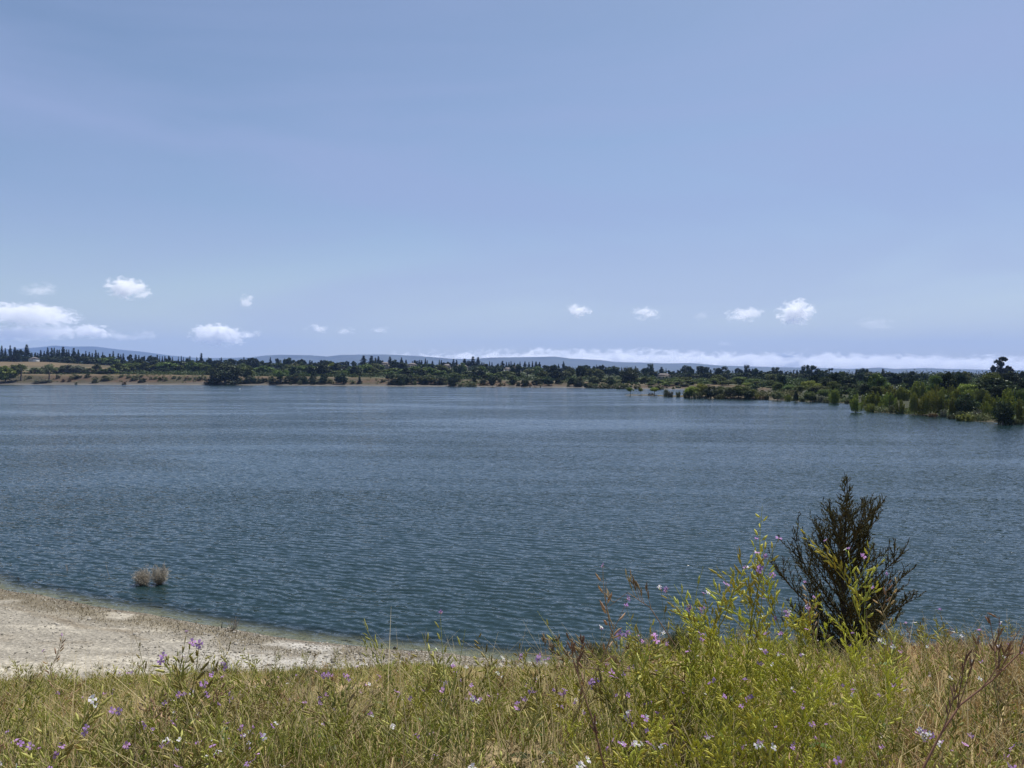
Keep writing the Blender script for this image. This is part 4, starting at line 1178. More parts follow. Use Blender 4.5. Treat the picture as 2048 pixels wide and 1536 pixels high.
def pod(mb, p, d, ln, r, c, rng):
    d = unit(d)
    side = unit(np.cross(d, rng.normal(size=3)))
    s = np.array([0, .12, .28, .45, .62, .78, 1.0])
    P = p + d * (s * ln)[:, None] + side * (np.sin(s * 2.4) * ln * .08)[:, None]
    mb.tube(P, r * np.array([.3, .85, 1.0, .8, 1.0, .55, .08]), 5, c)

def flower_meshes():
    out = []
    for key in ('petal', 'petal_white'):
        for v in range(2):
            mb = MB(); rng = np.random.default_rng(v)
            for k in range(4):
                a = k * math.pi / 2 + rng.normal(0, .12)
                c, s = math.cos(a), math.sin(a)
                rr, hw = .0112 * rng.uniform(.9, 1.1), .0058
                def pt(r, w, z): return [c * r - s * w, s * r + c * w, z]
                up = rng.uniform(-.002, .004)
                V = [pt(.001, -.0010, 0), pt(.001, .0010, 0), pt(.007, hw * .7, .0025), pt(.007, -hw * .7, .0025), pt(rr, hw * .8, .002 + up), pt(rr, -hw * .8, .002 + up)]
                mb.add(V, [[0, 1, 2, 3], [3, 2, 4, 5]], (1, 1, 1) if v == 0 else (.85, .8, .95))
            mb.tube([[0, 0, -.012], [0, 0, 0], [0, 0, .004]], [.0012, .0018, .0014], 4, (.9, 1.2, .3))
            out.append(mb.mesh('flower', L[key]))
    return out
FLW = None

def radish_proto(seed, H, matkey, nb=6, pods=9, flowers=2, leaves=3, lean=.25):
    """wild radish: ribbed stem with ascending branches, beaked pods, four-petalled flowers"""
    rng = np.random.default_rng(seed)
    root = bpy.data.objects.new('wild_radish', None); COL.objects.link(root)
    st = MB()
    a = rng.uniform(0, 6.28)
    main = curve_path((0, 0, -.03), (math.cos(a) * lean, math.sin(a) * lean, 1), H, (math.cos(a) * lean * .8, math.sin(a) * lean * .8, .1), 9, .06, rng)
    st.tube(main[:6], np.linspace(.0038, .0022, 6), 5)
    paths = []
    for b in range(nb):
        t = rng.uniform(.25, .88)
        i = int(t * 8); p = main[i] * (1 - (t * 8 - i)) + main[min(i + 1, 8)] * (t * 8 - i)
        az = b * 2.4 + rng.uniform(-.4, .4)
        d = (math.cos(az) * .8, math.sin(az) * .8, rng.uniform(.5, 1.0))
        ln = H * rng.uniform(.28, .52) * (1.15 - .5 * t)
        P = curve_path(p, d, ln, (-math.cos(az) * .2, -math.sin(az) * .2, rng.uniform(.2, .9)), 7, .07, rng)
        paths.append(P)
    paths.append(main[5:])
    child('stem', st.mesh('radish_stem', L[matkey]), root)
    tips = []
    for P in paths:
        mb = MB(); n = max(3, int(pods * rng.uniform(.7, 1.3)))
        mb.tube(P, np.linspace(.0022, .0008, len(P)), 4)
        for k in range(n):
            t = .22 + .70 * k / n + rng.uniform(-.02, .02)
            f = t * (len(P) - 1); i = min(int(f), len(P) - 2)
            p = P[i] + (P[i + 1] - P[i]) * (f - i)
            ax = unit(P[i + 1] - P[i])
            out = unit(np.cross(ax, rng.normal(size=3)))
            q = p + (out * .8 + ax * .5) * rng.uniform(.010, .018)
            mb.tube([p, q], [.0008, .0009], 3)
            mature = 1 - .55 * t
            pod(mb, q, out * rng.uniform(.4, 1.1) + ax * .8 + np.array([0, 0, .3]), rng.uniform(.028, .050) * (.55 + .6 * mature), .0048 * (.45 + .75 * mature) * rng.uniform(.8, 1.15), np.array([1.3, 1.2, 1.25]) * rng.uniform(.8, 1.25), rng)
        child('branch', mb.mesh('radish_branch', L[matkey]), root)
        tips.append((P[-1], unit(P[-1] - P[-2])))
    rng.shuffle(tips)
    for k in range(min(flowers, len(tips))):
        for q in range(int(rng.integers(1, 3))):
            me = FLW[int(rng.choice([0, 1, 0, 1, 0, 1, 2]))]
            o = child('flower', me, root)
            o.location = tips[k][0] + rng.normal(0, .011, 3) * (q > 0)
            nrm = unit(tips[k][1] + rng.normal(0, .6, 3))
            o.rotation_euler = Vector(nrm).to_track_quat('Z', 'Y').to_euler()
            s = rng.uniform(.85, 1.15); o.scale = (s, s, s)
    for k in range(leaves):
        mb = MB(); az = rng.uniform(0, 6.28); ln = rng.uniform(.05, .10)
        h = rng.uniform(.05, .45) * H
        i = int(h / H * 8)
        P = curve_path(main[i], (math.cos(az), math.sin(az), .7), ln, (0, 0, -.9), 6, .05, rng)
        sd = np.array([-math.sin(az), math.cos(az), 0]) * 1.0
        w = ln * np.array([.02, .10, .08, .17, .15, .01])
        V = np.concatenate([P - sd * w[:, None], P + sd * w[:, None] + np.array([0, 0, .008])])
        Q = [[j, j + 1, j + 7, j + 6] for j in range(5)]
        mb.add(V, Q, (.40, .62, .8))
        child('leaf', mb.mesh('radish_leaf', L[matkey]), root)
    return root

def set_tree(o, loc, rz, s, tilt=(0, 0)):
    o.location = loc; o.rotation_mode = 'ZYX'; o.rotation_euler = (tilt[0], tilt[1], rz); o.scale = (s, s, s)

def build_radishes():
    global FLW
    FLW = flower_meshes()
    kinds = {
        'green': [radish_proto(400 + i, .78, 'radish', 8, 8, 3, 2, .26) for i in range(4)],
        'dull': [radish_proto(420 + i, .52, 'radish_dull', 6, 5, 2, 3, .35) for i in range(4)],
        'dry': [radish_proto(440 + i, .50, 'radish_dry', 6, 4, 1, 0, .5) for i in range(4)],
        'slender': [radish_proto(480 + i, .80, 'radish_dull' if i % 2 else 'radish_dry', 4, 4, 2, 1, .16) for i in range(4)],
        'flower': [radish_proto(460 + i, .42, 'radish_dull', 5, 5, 5, 4, .25) for i in range(3)],
    }
    used = set()
    plants = []
    def put(kind, x, y, s, rz=None, tilt=None):
        p = R.choice(kinds[kind])
        o = p if p.name not in used else copy_tree(p)
        used.add(p.name)
        z = float(ground_z(x, y))
        set_tree(o, (x, y, z), R.uniform(0, 6.28) if rz is None else rz, s, tilt or (R.gauss(0, .12), R.gauss(0, .12)))
        plants.append((kind, x, y, s, o))
    def hero(kind, px, ytop, Y, rz=None, tilt=None, hh=None):
        x = (px - 1024) / F * Y
        top = at_depth(px, ytop, Y)[2]
        H0 = {'green': .74, 'dull': .52, 'dry': .54, 'flower': .46, 'slender': .78}[kind]
        put(kind, x, Y, max(.5, (top - float(ground_z(x, Y))) / H0), rz, tilt)
    # tall lush clump before the cypress sapling
    for px, yt, Y in [(1480, 1075, 3.5), (1440, 1120, 3.3), (1540, 1130, 3.6), (1590, 1150, 3.9), (1640, 1120, 4.2), (1700, 1110, 4.4), (1560, 1190, 3.1), (1500, 1190, 3.0), (1420, 1210, 3.2), (1620, 1230, 3.4),
                      (1680, 1240, 3.6), (1740, 1200, 4.0), (1780, 1060, 4.6), (1380, 1240, 3.3), (1460, 1250, 2.8), (1530, 1270, 2.7), (1600, 1290, 2.9), (1330, 1290, 3.0), (1670, 1310, 2.8), (1740, 1300, 3.1),
                      (1400, 1330, 2.6), (1490, 1350, 2.5), (1570, 1370, 2.5), (1640, 1390, 2.5), (1360, 1390, 2.5), (1720, 1380, 2.6), (1800, 1330, 3.2), (1290, 1370, 2.7), (1440, 1430, 2.3), (1550, 1450, 2.3), (1310, 1450, 2.4), (1670, 1460, 2.3),
                      (1250, 1340, 3.4), (1200, 1400, 2.9), (1780, 1420, 2.7), (1830, 1380, 3.4)]:
        hero('green', px, yt + (18 if px != 1480 else 0), Y, None, (R.gauss(0, .1), R.gauss(-.22, .12)))
    for px, yt, Y in [(1110, 1155, 2.9), (1385, 1105, 3.4), (1310, 1215, 2.9), (1845, 1175, 4.0), (1900, 1225, 3.6), (1960, 1235, 3.3), (2010, 1270, 3.0), (880, 1235, 2.7), (1640, 1200, 3.8), (700, 1290, 3.2), (360, 1255, 3.1), (300, 1265, 3.4), (140, 1290, 3.6), (1210, 1200, 3.0)]:
        hero('slender', px, yt, Y)
    for px, yt, Y in [(345, 1235, 3.2), (665, 1330, 2.9), (205, 1375, 2.7), (365, 1365, 2.8), (30, 1365, 2.6), (1285, 1230, 2.8), (1090, 1275, 3.1), (1035, 1330, 2.9), (1230, 1470, 2.2), (1190, 1480, 2.2), (800, 1490, 2.2), (380, 1410, 2.5), (480, 1415, 2.6),
                      (1640, 1305, 3.0), (1580, 1470, 2.2), (1730, 1490, 2.2), (2010, 1450, 2.4), (640, 1500, 2.2), (345, 1450, 2.4), (865, 1400, 2.7), (1750, 1260, 3.6)]:
        hero('flower', px, yt, Y)
    # the rest of the meadow
    n = 0
    while n < 170:
        Y = 2.3 + 7.2 * R.random() ** 1.7
        px = R.uniform(-60, 2110)
        x = (px - 1024) / F * Y
        if float(veg_mask(x, Y)) < 1.1: continue
        if px > 1780 and Y > 5: kind = R.choice(['dry', 'dry', 'dull'])
        elif 1180 < px < 1800: kind = R.choice(['green', 'dull', 'dull', 'dry', 'flower'])
        else: kind = R.choice(['dull', 'dull', 'dry', 'dry', 'flower', 'dull'])
        s = R.uniform(.55, 1.0) if kind != 'green' else R.uniform(.4, .65)
        put(kind, x, Y, s)
        n += 1
    # past three hundred of a kind: the rest of the stalks as one mass
    rng = np.random.default_rng(55)
    src = {}
    for kd in ('dull', 'dry', 'green'):
        src[kd] = []
        for p in kinds[kd]:
            vs, qs, n0 = [], [], 0
            for ch in KIDS[p.name]:
                me = ch.data
                if me.name.startswith(('radish_stem', 'radish_branch')):
                    v = np.empty(len(me.vertices) * 3, np.float32); me.vertices.foreach_get('co', v)
                    q = np.empty(len(me.loops), np.int32); me.loops.foreach_get('vertex_index', q)
                    vs.append(v.reshape(-1, 3)); qs.append(q.reshape(-1, 4) + n0); n0 += len(me.vertices)
            src[kd].append((np.concatenate(vs), np.concatenate(qs)))
    mb = MB()
    for i in range(MASS_N):
        tall = i < 46
        Y = 2.3 + 10 * rng.random() ** 1.8; px = rng.uniform(-80, 2130); x = (px - 1024) / F * Y
        if tall: px = rng.uniform(1350, 1800); Y = rng.uniform(2.5, 3.8); x = (px - 1024) / F * Y
        if float(veg_mask(x, Y)) < 1.1: continue
        u = rng.random()
        kd = 'green' if tall or (1150 < px < 1820 and Y < 5 and u < .75) else 'dry' if (u < .3 or px > 1780 and u < .6) else 'dull'
        V, Q = src[kd][int(rng.integers(0, len(src[kd])))]
        a = rng.uniform(0, 6.28); s_ = rng.uniform(.4, .85) * ((.92 if tall else .6) if kd == 'green' else 1)
        tx, ty = rng.normal(0, .22, 2)
        W = V * s_
        W = np.stack([W[:, 0] * math.cos(a) - W[:, 1] * math.sin(a) + tx * W[:, 2], W[:, 0] * math.sin(a) + W[:, 1] * math.cos(a) + ty * W[:, 2], W[:, 2]], 1) + np.array([x, Y, float(ground_z(x, Y))])
        base = {'dull': (.34, .34, .10), 'dry': (.42, .33, .18), 'green': (.43, .43, .085)}[kd]
        mb.add(W, Q, np.array(base) * rng.uniform(.7, 1.3))
    tag(link('radish_stalks', mb.mesh('radish_stalks', L['grass'])), 'countless smaller radish stalks with pods filling the near meadow', 'wild radish', None, 'stuff')
    # labels: look, row by nearness, side neighbours by counting inside the row
    rows = [(2.6, "in the meadow's nearest row"), (3.0, "in the meadow's second row"), (3.6, "in the meadow's third row"), (4.6, "in the meadow's fourth row"), (6.2, "in the meadow's fifth row"), (99, "on the meadow's far slope")]
    look = {'green': 'tall yellow-green radish plant with plump pods', 'dull': 'olive radish plant with upright pods', 'dry': 'dry brown radish stalk with pods', 'slender': 'tall slender radish stalk with few pods', 'flower': 'short radish plant with mauve flowers'}
    seen = {}
    for p in sorted(plants, key=lambda p: p[1] / p[2]):
        r_ = next(t for lim, t in rows if p[2] < lim)
        seen.setdefault((p[0], r_), []).append(p[4])
    for (k, r_), os_ in seen.items():
        for i, o in enumerate(os_):
            tag(o, f'{look[k]} {r_}, {ordinal(i + 1)}' + (' from left' if True else ''), 'wild radish', 'wild radish plants on the near bank')

def build_sapling():
    rng = np.random.default_rng(77)
    Y = 8.0; x = (1690 - 1024) / F * Y
    z = float(ground_z(x, Y)); H = at_depth(1694, 958, Y)[2] - z
    root = bpy.data.objects.new('cypress_sapling', None); COL.objects.link(root)
    root.location = (x, Y, z)
    tag(root, 'dark open-branched cypress sapling standing above the radish plants at the water side', 'sapling')
    tr = MB()
    main = np.array([[0, 0, -.05], [.01, 0, H * .25], [-.01, .02, H * .5], [.015, 0, H * .75], [.03, 0, H * .9], [.035, 0, H]])
    tr.tube(main, [.028, .024, .018, .011, .006, .002], 7)
    link('trunk', tr.mesh('sapling_trunk', DARK_BARK), root)
    def sprigs(mb, P, t0, base_r):
        k = len(P)
        L_ = np.linalg.norm(np.diff(P, axis=0), axis=1).sum()
        m = max(3, int(L_ / .031))
        for q in range(m):
            t = t0 + (1 - t0) * (q + rng.uniform(0, 1)) / m
            f = t * (k - 1); i = min(int(f), k - 2)
            p = P[i] + (P[i + 1] - P[i]) * (f - i)
            ax = unit(P[i + 1] - P[i])
            side = unit(np.cross(ax, rng.normal(size=3)))
            ln = rng.uniform(.03, .11) * (1.15 - .5 * t)
            T = curve_path(p, ax * .8 + side * .8 + np.array([0, 0, .2]), ln, (0, 0, .5), 4, .08, rng)
            g = rng.uniform(.6, 1.35); col = (g * 1.15, g, g * .8)
            mb.tube(T, np.array([.0035, .0045, .0042, .0015]), 3, col)
            for e in range(int(rng.integers(2, 5))):
                s_ = rng.uniform(.2, 1); b = T[0] + (T[-1] - T[0]) * s_
                d = unit(unit(T[-1] - T[0]) * .7 + unit(rng.normal(size=3)) * .8)
                mb.tube([b, b + d * rng.uniform(.010, .026)], [.0042, .0018], 3, col)
    def branch(p, az, el, ln, r):
        mb = MB()
        d = (math.cos(az) * math.cos(el), math.sin(az) * math.cos(el), math.sin(el))
        P = curve_path(p, d, ln, (0, 0, .55), 8, .07, rng)
        mb.tube(P, np.linspace(r, .002, 8), 4, (1.3, .95, .8))
        sprigs(mb, P, .12, r)
        for k in range(max(2, int(ln / .11))):
            t = rng.uniform(.2, .9); f = t * 7; i = min(int(f), 6)
            q = P[i] + (P[i + 1] - P[i]) * (f - i)
            az2 = az + rng.choice([-1, 1]) * rng.uniform(.4, 1.2)
            T = curve_path(q, (math.cos(az2) * .75, math.sin(az2) * .75, rng.uniform(.4, 1.0)), ln * rng.uniform(.25, .5) * (1.1 - t * .5), (0, 0, .5), 6, .08, rng)
            mb.tube(T, np.linspace(r * .5, .0015, 6), 3, (1.3, .95, .8))
            sprigs(mb, T, .1, r)
        link('branch', mb.mesh('sapling_branch', L['cypress']), root)
    hs = np.concatenate([np.linspace(.04, .68, 50), np.linspace(.70, .97, 13)])
    for i, h in enumerate(hs):
        f = h * 5; k = min(int(f), 4); p = main[k] + (main[k + 1] - main[k]) * (h * H - main[k][2]) / (main[k + 1][2] - main[k][2])
        az = i * 2.4 + rng.uniform(-.3, .3)
        ln = H * np.interp(h, [0, .15, .45, .68, .76, .84, 1], [.42, .46, .40, .26, .14, .06, .03]) * rng.uniform(.6, 1.25)
        branch(p, az, np.interp(h, [0, .3, .5, 1], [.45, .75, .9, .85]) + rng.uniform(-.2, .2), ln, .003 + .010 * ln)
    # strong side shoots low down
    for az, ln, el in [(j * 1.05, rng.uniform(.45, .80), rng.uniform(.15, .65)) for j in range(20)] + [(0.1, .95, .80), (-.35, .85, .75), (3.0, .85, .95), (3.5, .75, .8), (.5, .9, 1.0), (-.1, 1.1, .9)]:
        branch(main[0] + np.array([0, 0, .12]), az, el, ln, .010)

def build_dead_bushes():
    rng = np.random.default_rng(31)
    for px, yb, w, h, lab in [(282, 1168, 40, 34, 'grey dead bush standing in the lake, lower left one of the touching pair'), (316, 1167, 40, 42, 'grey dead bush standing in the lake, taller right one of the touching pair')]:
        Y = depth_of(yb) ; x = (px - 1024) / F * Y
        root = bpy.data.objects.new('dead_bush', None); COL.objects.link(root); root.location = (x, Y, 0)
        tag(root, lab, 'dead bush', 'dead bushes standing in the lake')
        Wd, Hh = w / F * Y * .5, h / F * Y
        mb, st = MB(), MB()
        for i in range(230):
            d = unit(rng.normal(size=3))
            e = np.array([d[0] * Wd, d[1] * Wd, d[2] * Hh * .5]) * rng.uniform(.55, 1.0) * (1.3 if i % 11 == 0 else 1) + np.array([0, 0, Hh * .46])
            p0 = rng.normal(0, .05, 3) * [1, 1, 0]
            P = np.array([p0, p0 * .5 + e * .4 + rng.normal(0, .04, 3), e * .75 + rng.normal(0, .05, 3), e + rng.normal(0, .05, 3)])
            t = rng.uniform(.55, 1.2)
            mb.tube(P, [.008, .007, .006, .003], 3, (t, t, t))
            for k in range(3):
                b = P[2] + (P[3] - P[2]) * rng.uniform(-.6, 1)
                mb.tube([b, b + rng.normal(0, .09, 3)], [.006, .003], 3, (t, t, t))
        m = leaf_mat('dead_twigs', (.44, .385, .32), 0, .1, 0)
        link('twigs', mb.mesh('dead_twigs', m), root)
        for i in range(7):
            a = rng.uniform(0, 6.28)
            st.tube([[math.cos(a) * .05, math.sin(a) * .05, -.4], [math.cos(a) * .1, math.sin(a) * .1, .1], [math.cos(a) * .3 * Wd, math.sin(a) * .3 * Wd, .35 * Hh]], [.03, .024, .012], 5)
        link('stems', st.mesh('dead_stems', DARK_BARK), root)

def twig_thing(name, lab, cat, px, yb, ytop, n, spread, mat, r=.008, lean=0, water=True, group=None, tip=None):
    rng = np.random.default_rng(int(px) + 1)
    q = hit(px, yb, 2)
    x, Y, z = q
    Hh = max((at_depth(px, ytop, Y)[2] - z), .05)
    mb = MB()
    for i in range(n):
        a = rng.uniform(0, 6.28); l = spread * rng.uniform(.1, 1)
        P = curve_path((rng.normal(0, .03), rng.normal(0, .03), -.15), (math.cos(a) * l + lean, math.sin(a) * l, 1), (Hh + .15) * rng.uniform(.7, 1.08), (lean * .5, 0, .2), 5, .10, rng)
        mb.tube(P, np.linspace(r, r * .4, 5), 4, np.ones(3) * rng.uniform(.7, 1.2))
        for k in range(3):
            b = P[2] + (P[4] - P[2]) * rng.uniform(0, .9)
            mb.tube([b, b + unit(rng.normal(size=3) + np.array([0, 0, 1])) * Hh * .18], [r * .6, r * .3], 3)
    o = link(name, mb.mesh(name, mat), None, (x, Y, z))
    tag(o, lab, cat, group)
    return o

def build_small_things():
    twig_thing('dead_twig', 'thin leaning dead stem standing in the lake left of the grey bushes', 'dead stem', 219, 1153, 1120, 1, .1, DEAD, .013, -.25, group='dead stems in the shallows')
    twig_thing('dead_twig', 'small dark dead twig in the shallows nearest the left edge', 'dead stem', 38, 1162, 1150, 3, .5, DARK_BARK, .01, group='dead stems in the shallows')
    twig_thing('dead_twig', 'spreading submerged twigs poking from the lake, third from left', 'dead stem', 136, 1142, 1124, 6, 1.3, DEAD, .008, group='dead stems in the shallows')
    twig_thing('dead_twig', 'tiny twig poking from the lake just left of the leaning stem', 'dead stem', 168, 1148, 1138, 2, .6, DEAD, .008, group='dead stems in the shallows')
    twig_thing('dead_twig', 'sparse twigs in the shallows below and right of the grey bushes', 'dead stem', 545, 1205, 1196, 4, 1.4, DEAD, .006, group='dead stems in the shallows')
    twig_thing('shore_plant', 'bushy grey dried plant at the beach edge by the waterline', 'dried plant', 466, 1262, 1234, 22, .7, leaf_mat('dried_plant', (.27, .235, .19), 0, 0, 0), .007)
    twig_thing('shore_plant', 'two brown upright seed stalks beside the bushy grey dried plant', 'dried plant', 443, 1258, 1240, 2, .15, DARK_BARK, .012)
    twig_thing('shore_plant', 'low sparse dry plant on the shingle near the black stone', 'dried plant', 757, 1292, 1278, 8, 1.2, DEAD, .006)
    # black stone at the waterline
    q = hit(791, 1297, 5)
    mb = MB(); sphere(mb, 14, 9)
    me = mb.mesh('stone', plain_mat('black_stone', (.02, .02, .02), .6, .3, 9, .5), True)
    co = np.array([v.co for v in me.vertices]); co *= (1 + .18 * (fbm(co[:, 0] * 1.7 + 4, co[:, 1] * 1.7 + co[:, 2], 5, 3) - .5)[:, None] * 2)
    me.vertices.foreach_set('co', co.astype(np.float32).ravel())
    o = link('stone', me, None, tuple(q)); o.scale = (.09, .075, .07)
    tag(o, 'small rounded black stone at the waterline of the pale shingle', 'stone')
    # stones on the far reddish bank waterline are shrubs; birds:
    def bird(name, lab, cat, p, ln, rz, col, bill):
        mb = MB()
        P = np.array([[-.50, 0, .16], [-.42, 0, .13], [-.25, 0, .10], [0, 0, .08], [.20, 0, .10], [.30, 0, .17], [.34, 0, .27], [.37, 0, .34], [.43, 0, .36], [.48, 0, .345]]) * ln
        mb.tube(P, np.array([.01, .06, .14, .175, .14, .075, .055, .065, .058, .02]) * ln, 10)
        body = mb.mesh(name, plain_mat(name + '_plumage', col, .7, .1, 12), True)
        o = link(name, body, None, tuple(p)); o.rotation_euler = (0, 0, rz)
        b = MB(); b.tube(np.array([[.47, 0, .345], [.52, 0, .335], [.56, 0, .325]]) * ln, np.array([.024, .018, .004]) * ln, 6)
        link('beak', b.mesh('beak', plain_mat('beak', bill, .5)), o)
        w = MB()
        for sd in (-1, 1):
            V = np.array([[.12, sd * .12, .2], [-.15, sd * .15, .22], [-.45, sd * .05, .2], [-.4, sd * .10, .12], [-.1, sd * .185, .09], [.14, sd * .15, .10]]) * ln
            w.add(V, [[0, 1, 4, 5], [1, 2, 3, 4]])
        link('wings', w.mesh('wings', plain_mat('wing', tuple(c * .8 for c in col), .7)), o)
        tag(o, lab, cat)
    p = at_depth(1112, 1281, depth_of(1281)); p[2] = 0.0
    bird('coot', 'small black coot swimming close to the near shore facing right', 'bird', p, .36, -.15, (.012, .012, .014), (.7, .68, .62))
    p = at_depth(480, 778, depth_of(778)); p[2] = -.05
    bird('white_bird', 'white waterbird floating on the lake below the broad waterside oak', 'bird', p, 1.5, .3, (.8, .8, .78), (.6, .4, .1))
    q = hit(295, 768.7, 70)
    bird('white_bird', 'tiny white bird resting at the left far waterline', 'bird', q, .9, 2.6, (.8, .8, .78), (.6, .4, .1))
    # driftwood loop on the spit beside the third umbrella tree
    q = hit(1302, 790, 70)
    mb = MB()
    a = np.linspace(-.2, math.pi + .2, 10)
    mb.tube(np.stack([np.cos(a) * 1.0, np.zeros(10), np.sin(a) * .9], 1), np.linspace(.22, .12, 10), 6)
    mb.tube([[-1.3, .2, .15], [0, .1, .25], [1.9, 0, .2]], [.15, .2, .1], 6)
    tag(link('driftwood', mb.mesh('driftwood', DARK_BARK), None, tuple(q)), 'dark arched driftwood lying on the spit beside the rightmost umbrella tree', 'driftwood')
    # rush tufts on the lip of the bank
    rng = np.random.default_rng(8)
    for px, yb, yt, w, Y, key, lab in [(1185, 1335, 1262, 90, 8.2, 'sedge', 'rounded olive rush tuft on the lip of the bank above the swimming coot'),
                                       (1290, 1330, 1275, 90, 8.4, 'sedge', 'green rush tuft right of the rounded tuft on the bank lip'),
                                       (1360, 1325, 1235, 60, 8.0, 'sedge', 'tall thin rush tuft between the green tuft and the sapling'),
                                       (615, 1405, 1320, 120, 9.5, 'sedge', 'dark green grass tuft in the middle of the left slope'),
                                       (690, 1370, 1320, 90, 12., 'sedge', 'second dark grass tuft, smaller, above the middle of the left slope'),
                                       (430, 1375, 1310, 110, 11., 'sedge', 'broad dark grass tuft below the shore plant on the left slope'),
                                       (1915, 1330, 1262, 130, 7.6, 'radish_dry', 'big straw coloured grass tuft on the right mound'),
                                       (2020, 1330, 1265, 120, 7.2, 'radish_dry', 'straw coloured grass tuft at the right end of the mound')]:
        x = (px - 1024) / F * Y; z = float(ground_z(x, Y))
        mb = MB(); n = 700
        hh = max(at_depth(px, yt, Y)[2] - z, .35); rr = w / F * Y * .5
        a = rng.uniform(0, 6.28, n); r = rr * np.sqrt(rng.uniform(0, 1, n)) * .8
        bx, by = np.cos(a) * r, np.sin(a) * r
        V, Q, C = blades(x + bx, Y + by, hh * rng.uniform(.6, 1.02, n) * (1 - .35 * (r / rr) ** 2), np.full(n, .006), np.ones((n, 3)) * rng.uniform(.6, 1.3, (n, 1)), .35, .05, rng)
        mb.add(V - np.array([x, Y, z]), Q, C)
        tag(link('grass_tuft', mb.mesh('grass_tuft', L[key]), None, (x, Y, z)), lab, 'grass tuft', 'grass tufts on the near bank')
    # dark dead stump clump in the first tuft
    x, Y = (1190 - 1024) / F * 7.9, 7.9
    z = float(ground_z(x, Y)); mb = MB()
    for i in range(26):
        a = rng.uniform(0, 6.28)
        mb.tube(curve_path((rng.normal(0, .04), rng.normal(0, .04), -.05), (math.cos(a) * .5, math.sin(a) * .5, 1), rng.uniform(.2, .42), (0, 0, -.3), 5, .1, rng), [.012, .012, .01, .008, .003], 4)
    tag(link('dead_clump', mb.mesh('dead_clump', DARK_BARK), None, (x, Y, z)), 'dark brown dead stalks clumped in front of the rounded rush tuft', 'dead plant')
    # reddish dry branching stalk at the right
    def stalk(lab, pts, Y, r, key, side, npods, spread=.5):
        rng = np.random.default_rng(int(pts[0][0]))
        P = np.array([at_depth(px, py, Y + k * .04) for k, (px, py) in enumerate(pts)])
        root = bpy.data.objects.new('dry_stalk', None); COL.objects.link(root); root.location = tuple(P[0])
        P = P - P[0]
        st = MB(); st.tube(P, np.linspace(r, r * .45, len(P)), 6)
        for b in range(side):
            t = rng.uniform(.15, .95) * (len(P) - 1); i = min(int(t), len(P) - 2); p = P[i] + (P[i + 1] - P[i]) * (t - i)
            ax = unit(P[i + 1] - P[i])
            T = curve_path(p, ax + np.array([rng.normal(0, .5), rng.normal(0, .3), .6]), spread * rng.uniform(.2, .55), (0, 0, .5), 6, .06, rng)
            pd = MB()
            pd.tube(T, np.linspace(r * .5, .001, 6), 4)
            for k in range(npods):
                f = rng.uniform(.3, 1) * 5; j = min(int(f), 4); q = T[j] + (T[j + 1] - T[j]) * (f - j)
                d = unit(T[j + 1] - T[j]) + rng.normal(0, .4, 3) + np.array([0, 0, .5])
                pod(pd, q + unit(d) * .008, d, rng.uniform(.026, .040), .0030, np.ones(3) * rng.uniform(.6, 1.1), rng)
                pd.tube([q, q + unit(d) * .01], [.0007, .0008], 3)
            link('branch', pd.mesh('dry_stalk_branch', L[key]), root)
        link('stem', st.mesh('dry_stalk_stem', L[key]), root)
        tag(root, lab, 'dry stalk', 'dry branching stalks on the near bank')
    L['red'] = leaf_mat('reddish_stem', (.23, .125, .085), .15, .1)
    stalk('thick reddish dry stalk slanting up to the right edge', [(1835, 1560), (1880, 1470), (1920, 1410), (1985, 1360), (2060, 1285)], 2.3, .0045, 'red', 9, 5)
    stalk('brown podded stalk lying level across the rush tufts', [(1330, 1352), (1240, 1330), (1150, 1318), (1050, 1306)], 3.3, .003, 'radish_dry', 9, 6, .3)
    stalk('second brown podded stalk lying level just under the first', [(1380, 1365), (1290, 1345), (1200, 1338), (1110, 1332)], 3.1, .003, 'radish_dry', 8, 6, .3)
    stalk('thin dark upright stalk in front of the yellow-green radishes', [(1215, 1560), (1185, 1440), (1165, 1380), (1150, 1330)], 2.3, .003, 'red', 4, 5, .3)
    stalk('arching brown stalk with dangling pods beside the tall radishes', [(1350, 1290), (1300, 1215), (1255, 1185), (1215, 1215)], 2.9, .0022, 'radish_dry', 6, 4, .2)

# ------------------------------------------------------------------ light, air, camera
MASS_N = 1150
SUN_AZ, SUN_EL = 28.0, 60.0        # degrees right of the view direction, above the horizon
WAVE = (.74, .58, .50)
WATER_COL = (.011, .026, .027)
HAZE_COL = (.33, .52, 1.0)
HAZE_D = 5.8e-5
CLOUD_D = .016
CLOUD_SC = .0075
SKY_STRENGTH = .075
SUN_STRENGTH = 5.0
EXPOSURE = 0.42

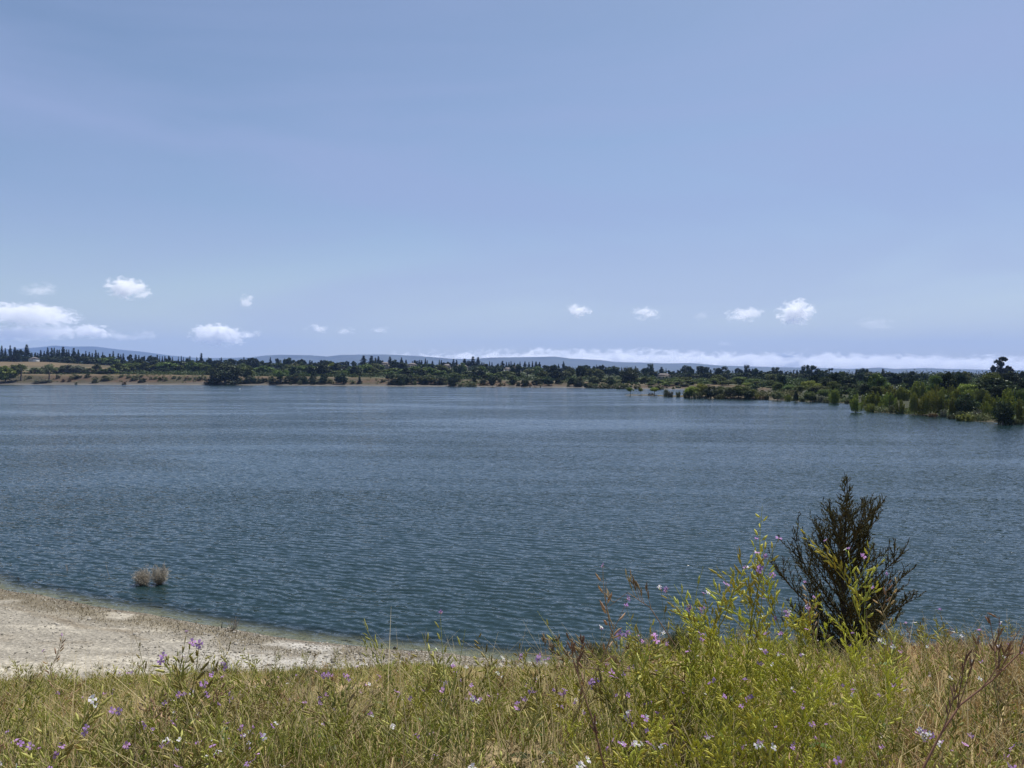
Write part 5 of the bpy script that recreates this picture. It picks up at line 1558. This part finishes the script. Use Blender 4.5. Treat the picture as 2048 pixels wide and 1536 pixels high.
def build_world():
    w = bpy.data.worlds.new('World'); sc.world = w
    w.use_nodes = True
    nt = w.node_tree; nd, lk = nt.nodes, nt.links
    nd.clear()
    out = nd.new('ShaderNodeOutputWorld'); bg = nd.new('ShaderNodeBackground'); bg.inputs[1].default_value = SKY_STRENGTH
    sky = nd.new('ShaderNodeTexSky'); sky.sky_type = 'NISHITA'; sky.sun_disc = False
    sky.sun_elevation = math.radians(SUN_EL); sky.sun_rotation = math.radians(SUN_AZ)
    sky.air_density = 1.0; sky.dust_density = .8; sky.ozone_density = 2.2; sky.altitude = 50
    # a thin high veil of cirrus over the blue
    tc = nd.new('ShaderNodeTexCoord'); mp = nd.new('ShaderNodeMapping'); mp.inputs['Scale'].default_value = (1.0, 1.0, 4.6)
    mp.inputs['Rotation'].default_value = (0, math.radians(20), math.radians(20))
    nz = nd.new('ShaderNodeTexNoise'); nz.inputs['Scale'].default_value = 1.3; nz.inputs['Detail'].default_value = 5; nz.inputs['Roughness'].default_value = .5; nz.inputs['Distortion'].default_value = .6
    lk.new(tc.outputs['Generated'], mp.inputs[0]); lk.new(mp.outputs[0], nz.inputs['Vector'])
    mr = nd.new('ShaderNodeMapRange'); mr.inputs[1].default_value = .40; mr.inputs[2].default_value = .64; mr.inputs[3].default_value = VEIL[0]; mr.inputs[4].default_value = VEIL[1]
    lk.new(nz.outputs[0], mr.inputs[0])
    mx = nd.new('ShaderNodeMixRGB'); mx.inputs[2].default_value = VEIL_COL
    lk.new(mr.outputs[0], mx.inputs[0]); lk.new(sky.outputs[0], mx.inputs[1])
    # pale thin stratus low over the horizon
    sp = nd.new('ShaderNodeSeparateXYZ'); lk.new(tc.outputs['Generated'], sp.inputs[0])
    mr2 = nd.new('ShaderNodeMapRange'); mr2.interpolation_type = 'SMOOTHSTEP'
    mr2.inputs[1].default_value = .22; mr2.inputs[2].default_value = -.02; mr2.inputs[3].default_value = 0; mr2.inputs[4].default_value = .55
    lk.new(sp.outputs[2], mr2.inputs[0])
    mx2 = nd.new('ShaderNodeMixRGB'); mx2.inputs[2].default_value = (6.6, 7.3, 8.1, 1)
    lk.new(mr2.outputs[0], mx2.inputs[0]); lk.new(mx.outputs[0], mx2.inputs[1])
    mx = mx2
    lk.new(mx.outputs[0], bg.inputs[0]); lk.new(bg.outputs[0], out.inputs[0])
    s = bpy.data.lights.new('sun', 'SUN'); s.energy = SUN_STRENGTH; s.angle = math.radians(.5); s.color = (1, .96, .90)
    o = bpy.data.objects.new('sun', s); COL.objects.link(o)
    az, el = math.radians(SUN_AZ), math.radians(SUN_EL)
    d = Vector((math.sin(az) * math.cos(el), math.cos(az) * math.cos(el), math.sin(el)))
    o.rotation_euler = d.to_track_quat('Z', 'Y').to_euler()
    o.location = d * 200
VEIL = (.0, .58)
VEIL_COL = (3.5, 4.3, 6.9, 1)

def build_camera():
    c = bpy.data.cameras.new('camera'); o = bpy.data.objects.new('camera', c); COL.objects.link(o)
    c.sensor_fit = 'HORIZONTAL'; c.sensor_width = 36; c.lens = 36 * F / 2048
    c.clip_start = .1; c.clip_end = 80000
    o.location = (0, 0, CAM_Z); o.rotation_euler = (math.pi / 2 - PITCH, 0, 0)
    sc.camera = o

def settings():
    sc.render.engine = 'CYCLES'
    sc.view_settings.view_transform = 'Standard'; sc.view_settings.look = 'None'; sc.view_settings.gamma = 1
    sc.view_settings.exposure = EXPOSURE
    cy = sc.cycles
    cy.use_denoising = True
    try:
        cy.denoiser = 'OPENIMAGEDENOISE'; cy.denoising_input_passes = 'RGB_ALBEDO_NORMAL'
    except Exception: pass
    cy.max_bounces = 14; cy.diffuse_bounces = 2; cy.glossy_bounces = 2; cy.transmission_bounces = 3; cy.volume_bounces = 12; cy.transparent_max_bounces = 6
    cy.sample_clamp_indirect = 4; cy.sample_clamp_direct = 4
    cy.caustics_reflective = False; cy.caustics_refractive = False

build_camera(); settings(); build_world()
build_ground(); build_water(); build_hills()
build_protos(); build_trees(); build_undergrowth(); build_houses()
build_clouds(); build_haze()
build_grass(); build_gravel()
build_radishes(); build_sapling(); build_dead_bushes(); build_small_things()
